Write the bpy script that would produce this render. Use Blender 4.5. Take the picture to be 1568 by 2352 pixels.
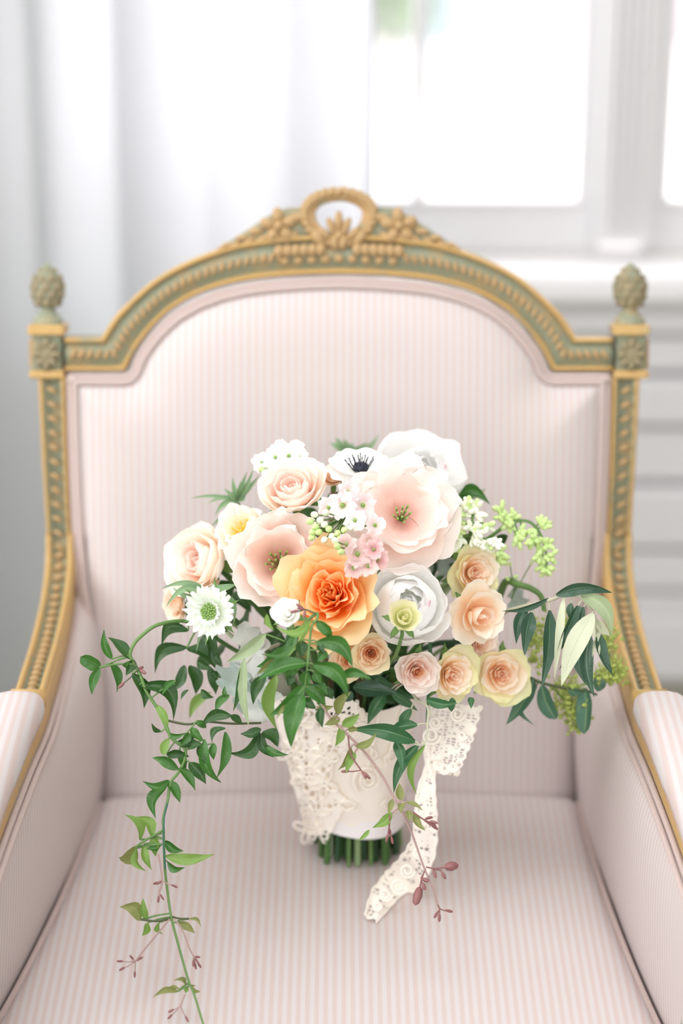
import bpy, math, random
from mathutils import Vector, Matrix, noise
random.seed(7)
R = math.radians
D = bpy.data
scene = bpy.context.scene
for o in list(D.objects): D.objects.remove(o)
col = scene.collection

# ------------------------------------------------------------------ camera, sky, exposure
CAM = Vector((0.0, -2.33, 1.708)); PITCH = R(22.0); FPX = 2352 * 85.0 / 36.0
cd = D.cameras.new('camera'); cam = D.objects.new('camera', cd); col.objects.link(cam)
cam.location = CAM; cam.rotation_euler = (math.pi/2 - PITCH, 0, 0)
cd.sensor_fit = 'VERTICAL'; cd.sensor_height = 36.0; cd.sensor_width = 24.0; cd.lens = 85.0
cd.clip_start = 0.05; cd.clip_end = 200
cd.dof.use_dof = True; cd.dof.focus_distance = 2.235; cd.dof.aperture_fstop = 1.9
scene.camera = cam
w = D.worlds.new('sky'); scene.world = w; w.use_nodes = True
w.node_tree.nodes['Background'].inputs[0].default_value = (1.0, 0.995, 1.0, 1)
w.node_tree.nodes['Background'].inputs[1].default_value = 2.8
vs = scene.view_settings
vs.view_transform = 'Standard'; vs.look = 'None'; vs.gamma = 1.0; vs.exposure = 0.64
try: vs.use_curve_mapping = False
except Exception: pass
def portal(name, loc, target, sx, sy):                     # guides the sky's light through an opening in the room; gives off none itself
    l = D.lights.new(name, 'AREA'); l.shape = 'RECTANGLE'; l.size = sx; l.size_y = sy; l.cycles.is_portal = True
    o = D.objects.new(name, l); col.objects.link(o); o.location = loc
    o.rotation_euler = (Vector(target) - Vector(loc)).to_track_quat('-Z', 'Y').to_euler()
portal('window_opening', (-1.2, -4.15, 2.05), (-1.2, 0, 2.05), 1.8, 1.6)  # this and the next: unseen windows behind the camera, sized for frontal light
portal('window_opening', (1.2, -4.15, 2.05), (1.2, 0, 2.05), 1.8, 1.6)
portal('window_opening', (-2.35, -0.8, 1.8), (0, -0.8, 1.8), 3.0, 1.8)  # unseen left window, placed and sized to light the right arm
portal('added_skylight_opening', (-0.2, -1.0, 2.95), (-0.2, -1.0, 0), 2.2, 1.5)  # unseen skylight, added to bring light onto the seat from above
portal('window_opening', (-0.015, 1.30, 1.6), (-0.015, 0, 1.6), 0.81, 1.81)
portal('window_opening', (0.86, 1.30, 1.6), (0.86, 0, 1.6), 0.81, 1.81)
scene.cycles.diffuse_bounces = 16; scene.cycles.max_bounces = 24; scene.cycles.transparent_max_bounces = 16

# ------------------------------------------------------------------ measuring
RT = Vector((1, 0, 0)); UP = Vector((0, math.sin(PITCH), math.cos(PITCH))); FW = Vector((0, math.cos(PITCH), -math.sin(PITCH)))
def ray(px, py): return FW + RT*((px-784)/FPX) + UP*((1176-py)/FPX)
def PT(px, py, t): return CAM + ray(px, py)*t
def PY(px, py, Y):
    d = ray(px, py); return CAM + d*((Y-CAM.y)/d.y)
def PZ(px, py, Z):
    d = ray(px, py); return CAM + d*((Z-CAM.z)/d.z)
SL = 0.25; Z0 = 0.45                                     # chair back leans: y = SL*(z-Z0)
BV = Vector((0, SL, 1)).normalized(); BN = Vector((0, -1, SL)).normalized(); BO = Vector((0, 0, Z0))
def AB(px, py):
    d = ray(px, py); t = (BO-CAM).dot(BN)/d.dot(BN); p = CAM + d*t
    return (p.x, (p-BO).dot(BV))
def B3(a, b, n=0.0): return BO + RT*a + BV*b + BN*n

# ------------------------------------------------------------------ materials
def lin(c):
    c = c/255.0
    return c/12.92 if c <= 0.04045 else ((c+0.055)/1.055)**2.4
def S(r, g, b): return (lin(r), lin(g), lin(b), 1)
class NT:
    def __init__(s, name):
        s.m = D.materials.new(name); s.m.use_nodes = True; s.t = s.m.node_tree
        s.p = s.t.nodes['Principled BSDF']; s.out = s.t.nodes['Material Output']
    def n(s, typ, **kw):
        x = s.t.nodes.new(typ)
        for k, v in kw.items(): setattr(x, k, v)
        return x
    def l(s, a, b): s.t.links.new(a, b)
    def math(s, op, a, b=None):
        x = s.n('ShaderNodeMath', operation=op)
        for i, v in enumerate((a, b)):
            if v is None: continue
            if isinstance(v, (int, float)): x.inputs[i].default_value = v
            else: s.l(v, x.inputs[i])
        return x.outputs[0]
    def mix(s, f, a, b):
        x = s.n('ShaderNodeMix', data_type='RGBA')
        for i, v in ((0, f), (6, a), (7, b)):
            if isinstance(v, (int, float, tuple)): x.inputs[i].default_value = v
            else: s.l(v, x.inputs[i])
        return x.outputs[2]
    def noise(s, scale, detail=3, vec=None):
        x = s.n('ShaderNodeTexNoise'); x.inputs['Scale'].default_value = scale; x.inputs['Detail'].default_value = detail
        if vec: s.l(vec, x.inputs['Vector'])
        return x.outputs[0]
    def ramp(s, f, stops):
        x = s.n('ShaderNodeValToRGB'); e = x.color_ramp.elements
        while len(e) < len(stops): e.new(0.5)
        for i, (p, c) in enumerate(stops): e[i].position = p; e[i].color = c
        s.l(f, x.inputs[0]); return x.outputs[0]
    def bump(s, h, st, dist=0.002):
        x = s.n('ShaderNodeBump'); x.inputs['Strength'].default_value = st; x.inputs['Distance'].default_value = dist
        s.l(h, x.inputs['Height']); s.l(x.outputs[0], s.p.inputs['Normal'])
    def coord(s, which='Object'):
        return s.n('ShaderNodeTexCoord').outputs[which]
    def base(s, c, rough=0.6):
        if isinstance(c, tuple): s.p.inputs['Base Color'].default_value = c
        else: s.l(c, s.p.inputs['Base Color'])
        s.p.inputs['Roughness'].default_value = rough; return s
    def translucent(s, c, f):
        t = s.n('ShaderNodeBsdfTranslucent'); mx = s.n('ShaderNodeMixShader'); mx.inputs[0].default_value = f
        if isinstance(c, tuple): t.inputs[0].default_value = c
        else: s.l(c, t.inputs[0])
        s.l(s.p.outputs[0], mx.inputs[1]); s.l(t.outputs[0], mx.inputs[2]); s.l(mx.outputs[0], s.out.inputs[0]); return mx
def plain(name, c, rough=0.6, c2=None, sc=20, bump=0):
    x = NT(name)
    if c2:
        f = x.noise(sc, 4, x.coord())
        x.base(x.mix(f, c, c2), rough)
        if bump: x.bump(f, bump)
    else: x.base(c, rough)
    return x.m
M = {}
def fabric(name, axis, period=0.0083):
    x = NT(name); co = x.coord()
    sp = x.n('ShaderNodeSeparateXYZ'); x.l(co, sp.inputs[0])
    v = x.math('SINE', x.math('MULTIPLY', sp.outputs[axis], 2*math.pi/period))
    f = x.ramp(x.math('ADD', x.math('MULTIPLY', v, 0.5), 0.5), [(0.25, (0, 0, 0, 1)), (0.75, (1, 1, 1, 1))])
    c = x.mix(f, S(205, 199, 199), S(202, 186, 183))
    nz = x.noise(900, 2, co)
    x.base(c, 0.9)
    x.bump(nz, 0.15, 0.0005)
    return x.m
M['fab_x'] = fabric('striped_fabric', 0)
M['fab_y'] = fabric('striped_fabric_side', 1)
def cord():
    x = NT('cord_trim'); co = x.coord('UV')
    wv = x.n('ShaderNodeTexWave'); wv.inputs['Scale'].default_value = 1.0; wv.bands_direction = 'DIAGONAL'; x.l(co, wv.inputs['Vector'])
    x.base(x.mix(wv.outputs[1], S(208, 194, 190), S(200, 178, 172)), 0.9); x.bump(wv.outputs[1], 0.6, 0.001); return x.m
M['cord'] = cord()
def patina(name, c1, c2, c3, s1=25, rough=0.55, thr=(0.45, 0.62)):
    x = NT(name); co = x.coord()
    f = x.ramp(x.noise(s1, 5, co), [(thr[0], (0, 0, 0, 1)), (thr[1], (1, 1, 1, 1))])
    g = x.noise(160, 4, co)
    c = x.mix(f, x.mix(g, c1, c2), c3)
    x.base(c, rough); x.bump(g, 0.35, 0.0015); return x.m
M['green'] = patina('green_patina_wood', S(150, 153, 130), S(130, 137, 114), S(174, 150, 108), 38, 0.6, (0.5, 0.72))
M['gold'] = patina('worn_gilding', S(202, 168, 106), S(188, 150, 92), S(164, 152, 118), 30, 0.45, (0.58, 0.75))
M['carve'] = patina('gilded_carving', S(198, 162, 112), S(184, 144, 96), S(160, 158, 128), 45, 0.5, (0.5, 0.68))
M['dkcarve'] = patina('aged_carving', S(160, 148, 116), S(158, 122, 82), S(134, 138, 114), 60, 0.55, (0.42, 0.6))
M['wall'] = plain('white_paint', S(222, 221, 218), 0.6, S(216, 215, 212), 3)
M['trim'] = plain('white_gloss_paint', S(224, 223, 225), 0.4, S(220, 219, 221), 4)
M['sill'] = plain('daylit_sill_paint', S(238, 238, 240), 0.35)  # trim white made lighter to stand for window light on the sill
M['floor'] = plain('floor_boards', S(150, 146, 132), 0.45, S(128, 122, 108), 9)
def glass():
    x = NT('window_glass'); g = x.n('ShaderNodeBsdfGlossy'); g.inputs['Roughness'].default_value = 0.02
    t = x.n('ShaderNodeBsdfTransparent'); mx = x.n('ShaderNodeMixShader'); mx.inputs[0].default_value = 0.05
    x.l(t.outputs[0], mx.inputs[1]); x.l(g.outputs[0], mx.inputs[2]); x.l(mx.outputs[0], x.out.inputs[0]); return x.m
M['glass'] = glass()
def curtain_m():
    x = NT('sheer_linen'); co = x.coord()
    mp = x.n('ShaderNodeMapping'); mp.inputs['Scale'].default_value = (120, 120, 14); x.l(co, mp.inputs[0])
    nz = x.noise(3, 3, mp.outputs[0]); c = x.mix(nz, S(198, 201, 197), S(190, 193, 189))
    x.base(c, 0.9); x.translucent(S(236, 238, 246), 0.47); return x.m
M['curtain'] = curtain_m()
M['ground'] = plain('pale_paving', S(245, 244, 244), 0.8, S(238, 236, 234), 2)
M['brick'] = plain('pink_brick', S(190, 176, 182), 0.9, S(180, 168, 176), 3)
M['shrub'] = plain('shrub_leaf', S(142, 158, 136), 0.8, S(156, 172, 148), 30)
M['blue'] = plain('pale_blue_door', S(158, 168, 178), 0.6)

def petal_m(name, stops, trans=0.3, vein=None, rough=0.55):
    x = NT(name); uv = x.n('ShaderNodeUVMap'); sp = x.n('ShaderNodeSeparateXYZ'); x.l(uv.outputs[0], sp.inputs[0])
    co = x.coord()
    nz = x.noise(60, 2, co)
    v = x.math('ADD', sp.outputs[1], x.math('MULTIPLY', x.math('SUBTRACT', nz, 0.5), 0.22))
    c = x.ramp(v, [(p, S(*k)) for p, k in stops])
    mp = x.n('ShaderNodeMapping'); mp.inputs['Scale'].default_value = (26, 1.2, 1); x.l(uv.outputs[0], mp.inputs[0])
    vn = x.noise(1.0, 3, mp.outputs[0])
    if vein:
        fd = x.math('MULTIPLY', x.math('SUBTRACT', 1.0, sp.outputs[1]), vn); c = x.mix(x.math('MULTIPLY', fd, 0.7), c, S(*vein))
    x.base(c, rough); x.bump(vn, 0.25, 0.0012)
    x.translucent(c, trans); return x.m
P = {}
P['orange0'] = petal_m('orange_heart', [(0, (253, 164, 50)), (0.5, (255, 188, 84)), (1, (255, 216, 146))], .35)
P['orange1'] = petal_m('orange_petal', [(0, (255, 166, 44)), (0.55, (255, 190, 86)), (0.85, (255, 216, 152)), (1, (255, 230, 190))], .35)
P['orange2'] = petal_m('apricot_petal', [(0, (255, 192, 90)), (0.5, (254, 216, 150)), (1, (255, 230, 184))], .35)
P['spray0'] = petal_m('peach_heart', [(0, (253, 218, 186)), (0.6, (255, 234, 212)), (1, (255, 245, 232))])
P['spray1'] = petal_m('peach_petal', [(0, (253, 222, 182)), (0.6, (255, 240, 218)), (1, (255, 248, 236))])
P['spray2'] = petal_m('cream_green_petal', [(0, (250, 232, 188)), (0.55, (254, 244, 214)), (0.85, (250, 246, 204)), (1, (240, 242, 186))])
P['tan0'] = petal_m('copper_heart', [(0, (232, 160, 118)), (0.6, (244, 194, 152)), (1, (252, 222, 188))])
P['tan1'] = petal_m('tan_petal', [(0, (240, 200, 154)), (0.6, (251, 228, 194)), (1, (255, 244, 224))])
P['tan2'] = petal_m('tan_cream_petal', [(0, (240, 208, 164)), (0.6, (251, 236, 206)), (1, (248, 240, 200))])
P['blush0'] = petal_m('blush_heart', [(0, (249, 218, 204)), (0.6, (254, 238, 228)), (1, (255, 247, 241))])
P['blush1'] = petal_m('blush_petal', [(0, (246, 218, 204)), (0.6, (253, 238, 229)), (1, (255, 247, 241))])
P['cream1'] = petal_m('cream_petal', [(0, (250, 232, 208)), (0.5, (254, 244, 232)), (1, (255, 250, 244))])
P['white'] = petal_m('white_petal', [(0, (246, 248, 238)), (0.4, (253, 253, 252)), (1, (255, 255, 255))])
P['poppy'] = petal_m('pale_pink_poppy_petal', [(0, (236, 156, 146)), (0.16, (247, 208, 198)), (0.36, (253, 240, 233)), (1, (255, 249, 245))], .45, (248, 206, 196))
P['poppyw'] = petal_m('cream_poppy_petal', [(0, (246, 214, 60)), (0.22, (250, 238, 150)), (0.45, (253, 250, 236)), (1, (253, 253, 250))], .35)
P['stock'] = petal_m('pale_pink_stock_petal', [(0, (226, 236, 190)), (0.35, (246, 226, 226)), (1, (250, 238, 240))])
P['mauve'] = petal_m('mauve_stock_petal', [(0, (222, 226, 184)), (0.3, (236, 204, 200)), (1, (240, 216, 212))])
P['rosy'] = petal_m('dusty_rose_petal', [(0, (220, 160, 160)), (0.6, (236, 192, 192)), (1, (244, 214, 212))])
P['scab'] = petal_m('scabiosa_petal', [(0, (206, 222, 180)), (0.5, (236, 242, 230)), (1, (250, 252, 248))])
P['bud'] = petal_m('greenish_bud_petal', [(0, (222, 226, 160)), (0.5, (240, 240, 196)), (1, (248, 244, 214))])
P['fleck'] = petal_m('pink_fleck', [(0, (240, 150, 180)), (1, (236, 120, 160))])
def leaf_m(name, c1, c2, rough=0.35, trans=0.25, rib=None, tc=None):
    x = NT(name); uv = x.n('ShaderNodeUVMap'); sp = x.n('ShaderNodeSeparateXYZ'); x.l(uv.outputs[0], sp.inputs[0])
    nz = x.noise(45, 3, x.coord()); c = x.mix(nz, S(*c1), S(*c2))
    d = x.math('ABSOLUTE', x.math('SUBTRACT', sp.outputs[0], 0.5))
    rb = x.math('LESS_THAN', d, 0.035)
    c = x.mix(x.math('MULTIPLY', rb, 0.5), c, S(*(rib or (150, 180, 110))))
    x.base(c, rough)
    mp = x.n('ShaderNodeMapping'); mp.inputs['Scale'].default_value = (3, 14, 1); x.l(uv.outputs[0], mp.inputs[0])
    x.bump(x.noise(1.5, 2, mp.outputs[0]), 0.3, 0.001)
    x.translucent(S(*(tc or c2)), trans); return x.m
P['jas'] = leaf_m('jasmine_leaf', (50, 98, 42), (74, 128, 52), .3, .25, (110, 150, 80))
P['jasl'] = leaf_m('young_jasmine_leaf', (112, 152, 66), (140, 176, 88), .35, .35)
P['jasd'] = leaf_m('dark_jasmine_leaf', (38, 74, 34), (58, 100, 44), .35, .2, (80, 120, 70))
P['jaso'] = leaf_m('bronze_jasmine_leaf', (120, 138, 72), (150, 150, 90), .4, .3)
P['olive'] = leaf_m('olive_leaf_top', (40, 74, 56), (62, 98, 74), .32, .12, (120, 150, 120))
P['olivep'] = leaf_m('olive_leaf_underside', (206, 214, 184), (226, 230, 204), .6, .25, (190, 196, 160))
P['olivem'] = leaf_m('olive_leaf_sage', (140, 160, 118), (168, 184, 146), .5, .2, (180, 196, 150))
P['willow'] = leaf_m('lance_leaf', (44, 92, 58), (70, 120, 76), .35, .2, (130, 170, 120))
P['dusty'] = leaf_m('silver_felt_leaf', (212, 216, 212), (226, 229, 226), .95, .2, (232, 236, 236))
P['dustyd'] = leaf_m('grey_felt_leaf', (168, 186, 180), (190, 204, 198), .95, .2, (200, 212, 206))
P['spike'] = leaf_m('thistle_leaf', (120, 156, 116), (150, 182, 140), .5, .25)
P['sepal'] = leaf_m('sepal_green', (92, 134, 70), (120, 160, 90), .5, .25)
P['eucalyptus'] = leaf_m('eucalyptus_leaf', (54, 96, 76), (84, 124, 100), .5, .15)
M['vstem'] = plain('green_stem', S(110, 146, 80), .5, S(84, 120, 62), 60)
M['mstem'] = plain('mauve_stem', S(190, 164, 160), .5, S(160, 128, 124), 60)
M['dstem'] = plain('dark_stem', S(84, 84, 56), .6, S(70, 96, 56), 50)
M['ostem'] = plain('olive_twig', S(206, 204, 184), .7, S(176, 176, 150), 60)
M['rbud'] = plain('wine_bud', S(150, 102, 100), .5, S(132, 84, 86), 60)
M['sd'] = [plain('cut_stem_a', S(84, 128, 60), .45, S(60, 96, 48), 40), plain('cut_stem_b', S(52, 92, 58), .45, S(40, 70, 44), 40),
           plain('cut_stem_c', S(150, 172, 130), .5, S(120, 148, 96), 40), plain('cut_stem_d', S(176, 150, 128), .6, S(140, 124, 96), 40),
           plain('cut_stem_e', S(206, 220, 196), .5, S(180, 200, 160), 40)]
M['gbud'] = plain('lilac_green_bud', S(196, 224, 140), .5, S(214, 234, 170), 80)
M['wbud'] = plain('lilac_white_bud', S(246, 248, 238), .5, S(234, 242, 214), 80)
M['black'] = plain('anemone_black', S(22, 26, 40), .6, S(34, 40, 60), 90)
M['stam'] = plain('green_stamen', S(120, 160, 70), .6, S(150, 182, 96), 60)
M['ystam'] = plain('yellow_stamen', S(246, 212, 70), .7)
M['seed'] = plain('seed_olive_green', S(150, 168, 74), .6, S(176, 190, 104), 60)
M['satin'] = plain('white_satin', S(244, 242, 244), .35)
M['wire'] = plain('green_florist_wire', S(40, 100, 90), .4)
M['linen'] = plain('ivory_cloth', S(252, 248, 242), .8, S(246, 240, 231), 30)
M['laceth'] = plain('lace_thread', S(253, 249, 242), .9, S(248, 241, 232), 90)
def lace(name, sc, lo, hi, nsc, c=(253, 248, 240)):
    x = NT(name); uv = x.n('ShaderNodeUVMap')
    vo = x.n('ShaderNodeTexVoronoi', feature='DISTANCE_TO_EDGE'); vo.inputs['Scale'].default_value = sc; vo.inputs['Randomness'].default_value = 0.35
    x.l(uv.outputs[0], vo.inputs['Vector'])
    net = x.math('LESS_THAN', vo.outputs[0], 0.16)
    nz = x.noise(nsc, 2, uv.outputs[0])
    solid = x.math('GREATER_THAN', nz, lo)
    a = x.math('MAXIMUM', net, solid)
    x.base(S(*c), .9)
    x.bump(nz, 1.0, 0.002)
    t = x.n('ShaderNodeBsdfTransparent'); mx = x.n('ShaderNodeMixShader'); x.l(a, mx.inputs[0])
    x.l(t.outputs[0], mx.inputs[1]); x.l(x.p.outputs[0], mx.inputs[2]); x.l(mx.outputs[0], x.out.inputs[0]); return x.m
M['lace'] = lace('ivory_lace', 1.0, .5, .6, .42)
M['lace2'] = lace('ivory_lace_trim', 1.0, .44, .6, .55)

# ------------------------------------------------------------------ builders
INV = {}
def thing(name, label, cat, loc=(0, 0, 0), rot=None, group=None, kind=None):
    o = D.objects.new(name, None); col.objects.link(o); o.empty_display_size = 0.02
    m = Matrix.Translation(Vector(loc))
    if rot is not None: m = m @ rot.to_4x4()
    o.matrix_world = m; INV[o.name] = m.inverted()
    if label: o['label'] = label
    if cat: o['category'] = cat
    if group: o['group'] = group
    if kind: o['kind'] = kind
    return o
def root_inv(p):
    while p.parent: p = p.parent
    return INV.get(p.name, Matrix.Identity(4))
def mesh(name, vs, fs, mat, smooth=True, uvs=None):
    me = D.meshes.new(name); me.from_pydata([tuple(v) for v in vs], [], fs)
    if smooth: me.polygons.foreach_set('use_smooth', [True]*len(me.polygons))
    if uvs:
        ul = me.uv_layers.new(name='UVMap')
        flat = []
        for lp in me.loops: flat += uvs[lp.vertex_index]
        ul.data.foreach_set('uv', flat)
    me.materials.append(mat); return me
def link(name, me, parent=None, loc=None, rot=None, scale=None):
    o = D.objects.new(name, me); col.objects.link(o)
    if parent: o.parent = parent
    if loc is not None: o.location = loc
    if rot is not None: o.rotation_euler = rot
    if scale is not None: o.scale = scale
    return o
def obj(name, vs, fs, mat, parent=None, smooth=True, uvs=None, local=False, label=None):
    if parent and not local:
        m = root_inv(parent); vs = [m @ Vector(v) for v in vs]
    o = link(name, mesh(name, vs, fs, mat, smooth, uvs), parent)
    if label: o['label'] = label
    return o
def struct(o): o['kind'] = 'structure'; return o
def gridf(nu, nv, wrap=False):
    fs = []
    for j in range(nv-1):
        for i in range(nu if wrap else nu-1):
            a = j*nu+i; b = j*nu+(i+1) % nu
            fs.append((a, b, b+nu, a+nu))
    return fs
def tube_data(pts, rad, k=7, cap=True, uvl=300.0):
    pts = [Vector(p) for p in pts]; n = len(pts)
    rr = rad if isinstance(rad, (list, tuple)) else [rad]*n
    vs = []; uv = []; L = 0; up = None
    for i, p in enumerate(pts):
        t = (pts[min(i+1, n-1)] - pts[max(i-1, 0)])
        t = t.normalized() if t.length > 1e-9 else Vector((0, 0, 1))
        if up is None:
            up = Vector((0, 0, 1)) if abs(t.z) < .9 else Vector((1, 0, 0))
        s = t.cross(up)
        if s.length < 1e-6: s = t.orthogonal()
        s.normalize(); up = s.cross(t).normalized()
        if i: L += (p-pts[i-1]).length
        for j in range(k):
            a = 2*math.pi*j/k
            vs.append(p + (s*math.cos(a)+up*math.sin(a))*rr[i]); uv.append((j/k*2, L*uvl))
    fs = gridf(k, n, True)
    if cap:
        m = len(vs); vs += vs[:k]; uv += uv[:k]; fs.append(tuple(range(m, m+k))[::-1])
        m = len(vs); vs += vs[(n-1)*k:n*k]; uv += uv[(n-1)*k:n*k]; fs.append(tuple(range(m, m+k)))
    return vs, fs, uv
def tube(name, pts, rad, mat, parent=None, k=7, **kw):
    vs, fs, uv = tube_data(pts, rad, k); return obj(name, vs, fs, mat, parent, uvs=uv, **kw)
def cr(pts, n=6):                                         # Catmull-Rom
    pts = [Vector(p) for p in pts]
    if len(pts) < 3:
        return [pts[0].lerp(pts[-1], i/n) for i in range(n+1)]
    out = []
    q = [pts[0]*2-pts[1]] + pts + [pts[-1]*2-pts[-2]]
    for i in range(1, len(q)-2):
        a, b, c, d = q[i-1:i+3]
        for k in range(n):
            t = k/n
            out.append(0.5*((2*b)+(c-a)*t+(2*a-5*b+4*c-d)*t*t+(3*b-a-3*c+d)*t**3))
    out.append(pts[-1]); return out
def box_data(lo, hi, bev=0.0):
    (x0, y0, z0), (x1, y1, z1) = lo, hi
    if bev <= 0:
        vs = [(x, y, z) for x in (x0, x1) for y in (y0, y1) for z in (z0, z1)]
        return vs, [(0, 1, 3, 2), (4, 6, 7, 5), (0, 4, 5, 1), (2, 3, 7, 6), (0, 2, 6, 4), (1, 5, 7, 3)]
    b = bev; vs = []; fs = []
    c = [((x0, x1)[i], (y0, y1)[j], (z0, z1)[k], i, j, k) for i in (0, 1) for j in (0, 1) for k in (0, 1)]
    ix = {}
    for x, y, z, i, j, k in c:
        sx, sy, sz = (1-2*i)*b, (1-2*j)*b, (1-2*k)*b
        ix[(i, j, k, 0)] = len(vs); vs.append((x, y+sy, z+sz))
        ix[(i, j, k, 1)] = len(vs); vs.append((x+sx, y, z+sz))
        ix[(i, j, k, 2)] = len(vs); vs.append((x+sx, y+sy, z))
        fs.append(tuple(ix[(i, j, k, q)] for q in range(3)))
    def g(i, j, k, q): return ix[(i, j, k, q)]
    for i in (0, 1):
        fs.append((g(i,0,0,0), g(i,1,0,0), g(i,1,1,0), g(i,0,1,0)))
        fs.append((g(0,i,0,1), g(1,i,0,1), g(1,i,1,1), g(0,i,1,1)))
        fs.append((g(0,0,i,2), g(1,0,i,2), g(1,1,i,2), g(0,1,i,2)))
        for j in (0, 1):
            fs.append((g(i,j,0,0), g(i,j,1,0), g(i,j,1,1), g(i,j,0,1)))
            fs.append((g(i,0,j,0), g(i,1,j,0), g(i,1,j,2), g(i,0,j,2)))
            fs.append((g(0,i,j,1), g(1,i,j,1), g(1,i,j,2), g(0,i,j,2)))
    return vs, fs
def box(name, lo, hi, mat, parent=None, bev=0.0):
    vs, fs = box_data(lo, hi, bev)
    o = obj(name, vs, fs, mat, parent, smooth=False)
    return o
def ell_mesh(name, mat, nu=10, nv=7):
    vs = []
    for j in range(nv):
        a = math.pi*j/(nv-1)
        for i in range(nu):
            t = 2*math.pi*i/nu
            vs.append((math.sin(a)*math.cos(t), math.sin(a)*math.sin(t), -math.cos(a)))
    return mesh(name, vs, gridf(nu, nv, True), mat)
def lathe(name, prof, base, axis, mat, parent, k=20, mod=None):
    axis = Vector(axis).normalized(); s = axis.orthogonal().normalized(); t = axis.cross(s); vs = []
    for h, r in prof:
        for i in range(k):
            a = 2*math.pi*i/k; q = r*(mod(a, h) if mod else 1)
            vs.append(Vector(base)+axis*h+(s*math.cos(a)+t*math.sin(a))*q)
    fs = gridf(k, len(prof), True); m = len(vs)
    vs += vs[:k] + vs[(len(prof)-1)*k:len(prof)*k]; fs.append(tuple(range(m, m+k))[::-1]); fs.append(tuple(range(m+k, m+2*k)))
    return obj(name, vs, fs, mat, parent)

# ================================================================== THE ROOM
WY = 1.20
struct(box('floor', (-3.0, -4.2, -0.05), (3.0, WY+.12, 0.0), M['floor']))
wx0, wx1, wx2, wx3 = -0.42, 0.390, 0.458, 1.26             # two window openings
wz0, wz1 = 0.695, 2.5
wall = struct(thing('wall_back', None, None, (0, WY, 0)))
box('wall_panel', (-3, WY, 0), (wx0, WY+.12, 2.9), M['wall'], wall)
box('wall_panel', (wx3, WY, 0), (3, WY+.12, 2.9), M['wall'], wall)
box('wall_panel', (wx0, WY, 0), (wx3, WY+.12, wz0), M['wall'], wall)
box('wall_panel', (wx0, WY, wz1), (wx3, WY+.12, 2.9), M['wall'], wall)
wlf = struct(thing('wall_left', None, None, (-2.35, -.8, 0)))
for y0, y1, z0, z1 in ((-4.2, -2.3, 0, 2.9), (.7, WY+.12, 0, 2.9), (-2.3, .7, 0, .9), (-2.3, .7, 2.7, 2.9)):
    box('wall_panel', (-2.4, y0, z0), (-2.3, y1, z1), M['wall'], wlf)
struct(box('wall_right', (3.0, -4.2, 0), (3.1, WY+.12, 2.9), M['wall']))
cl = struct(thing('ceiling', None, None, (0, -1.5, 2.9)))
for x0, x1, y0, y1 in ((-2.4, -1.3, -4.2, WY+.12), (.9, 3.1, -4.2, WY+.12), (-1.3, .9, -4.2, -1.75), (-1.3, .9, -.25, WY+.12)):  # the gap is for the added skylight
    box('ceiling_panel', (x0, y0, 2.9), (x1, y1, 3.0), M['wall'], cl)
wf = struct(thing('wall_front', None, None, (0, -4.1, 0)))
for x0, x1, z0, z1 in ((-2.4, -2.1, 0, 2.9), (-.3, .3, 0, 2.9), (2.1, 3, 0, 2.9), (-2.1, -.3, 0, 1.25), (.3, 2.1, 0, 1.25), (-2.1, -.3, 2.85, 2.9), (.3, 2.1, 2.85, 2.9)):
    box('wall_panel', (x0, -4.2, z0), (x1, -4.1, z1), M['wall'], wf)
def pxX(px, py, Y): return PY(px, py, Y).x
def window(i, x0, x1, muntins):
    wn = struct(thing('window_%d' % i, None, None, (x0, WY, wz0)))
    y0, y1 = WY+.03, WY+.075
    box('sash_rail', (x0, y0, wz0), (x1, y1, wz0+.075), M['trim'], wn, .004)
    box('sash_rail', (x0, y0, wz1-.06), (x1, y1, wz1), M['trim'], wn, .004)
    box('sash_rail', (x0, y0, 1.62), (x1, y1, 1.67), M['trim'], wn, .004)
    box('sash_stile', (x0, y0, wz0+.075), (x0+.035, y1, wz1-.06), M['trim'], wn, .004)
    box('sash_stile', (x1-.035, y0, wz0+.075), (x1, y1, wz1-.06), M['trim'], wn, .004)
    xs = [x0+.035] + list(muntins) + [x1-.035]
    for m in muntins: box('glazing_bar', (m-.010, y0, wz0+.075), (m+.010, y1, wz1-.06), M['trim'], wn, .003)
    for a, b in zip(xs[:-1], xs[1:]):
        for z0, z1 in ((wz0+.075, 1.62), (1.67, wz1-.06)):
            box('pane', (a, y0+.02, z0), (b, y0+.024, z1), M['glass'], wn)
            box('glazing_bead', (a, y0-.004, z0), (b, y0+.012, z0+.008), M['trim'], wn)
    return wn
window(1, wx0, wx1, (-.123, .116))
window(2, wx2, wx3, (.745, 1.0))
# fluted mullion casing between the two windows
cs = struct(thing('trim_1', None, None, (.424, WY, .7)))
box('casing_board', (wx1-.008, WY-.012, .72), (wx2+.008, WY+.08, 2.6), M['trim'], cs, .003)
for k in range(5):
    x = wx1+.008+k*.013
    tube('casing_reed', [(x, WY-.012, .74), (x, WY-.012, 2.58)], .0065, M['trim'], cs, 8)
cs2 = struct(thing('trim_2', None, None, (wx0, WY, .7)))
box('casing_board', (wx0-.09, WY-.02, .72), (wx0+.006, WY, 2.6), M['trim'], cs2, .003)
sl = struct(thing('trim_3', None, None, (.4, WY, .66)))
box('sill_board', (wx0-.12, WY-.085, .648), (wx3+.12, WY+.04, .694), M['sill'], sl, .008)
box('sill_moulding', (wx0-.1, WY-.055, .628), (wx3+.1, WY, .648), M['trim'], sl, .006)
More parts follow.
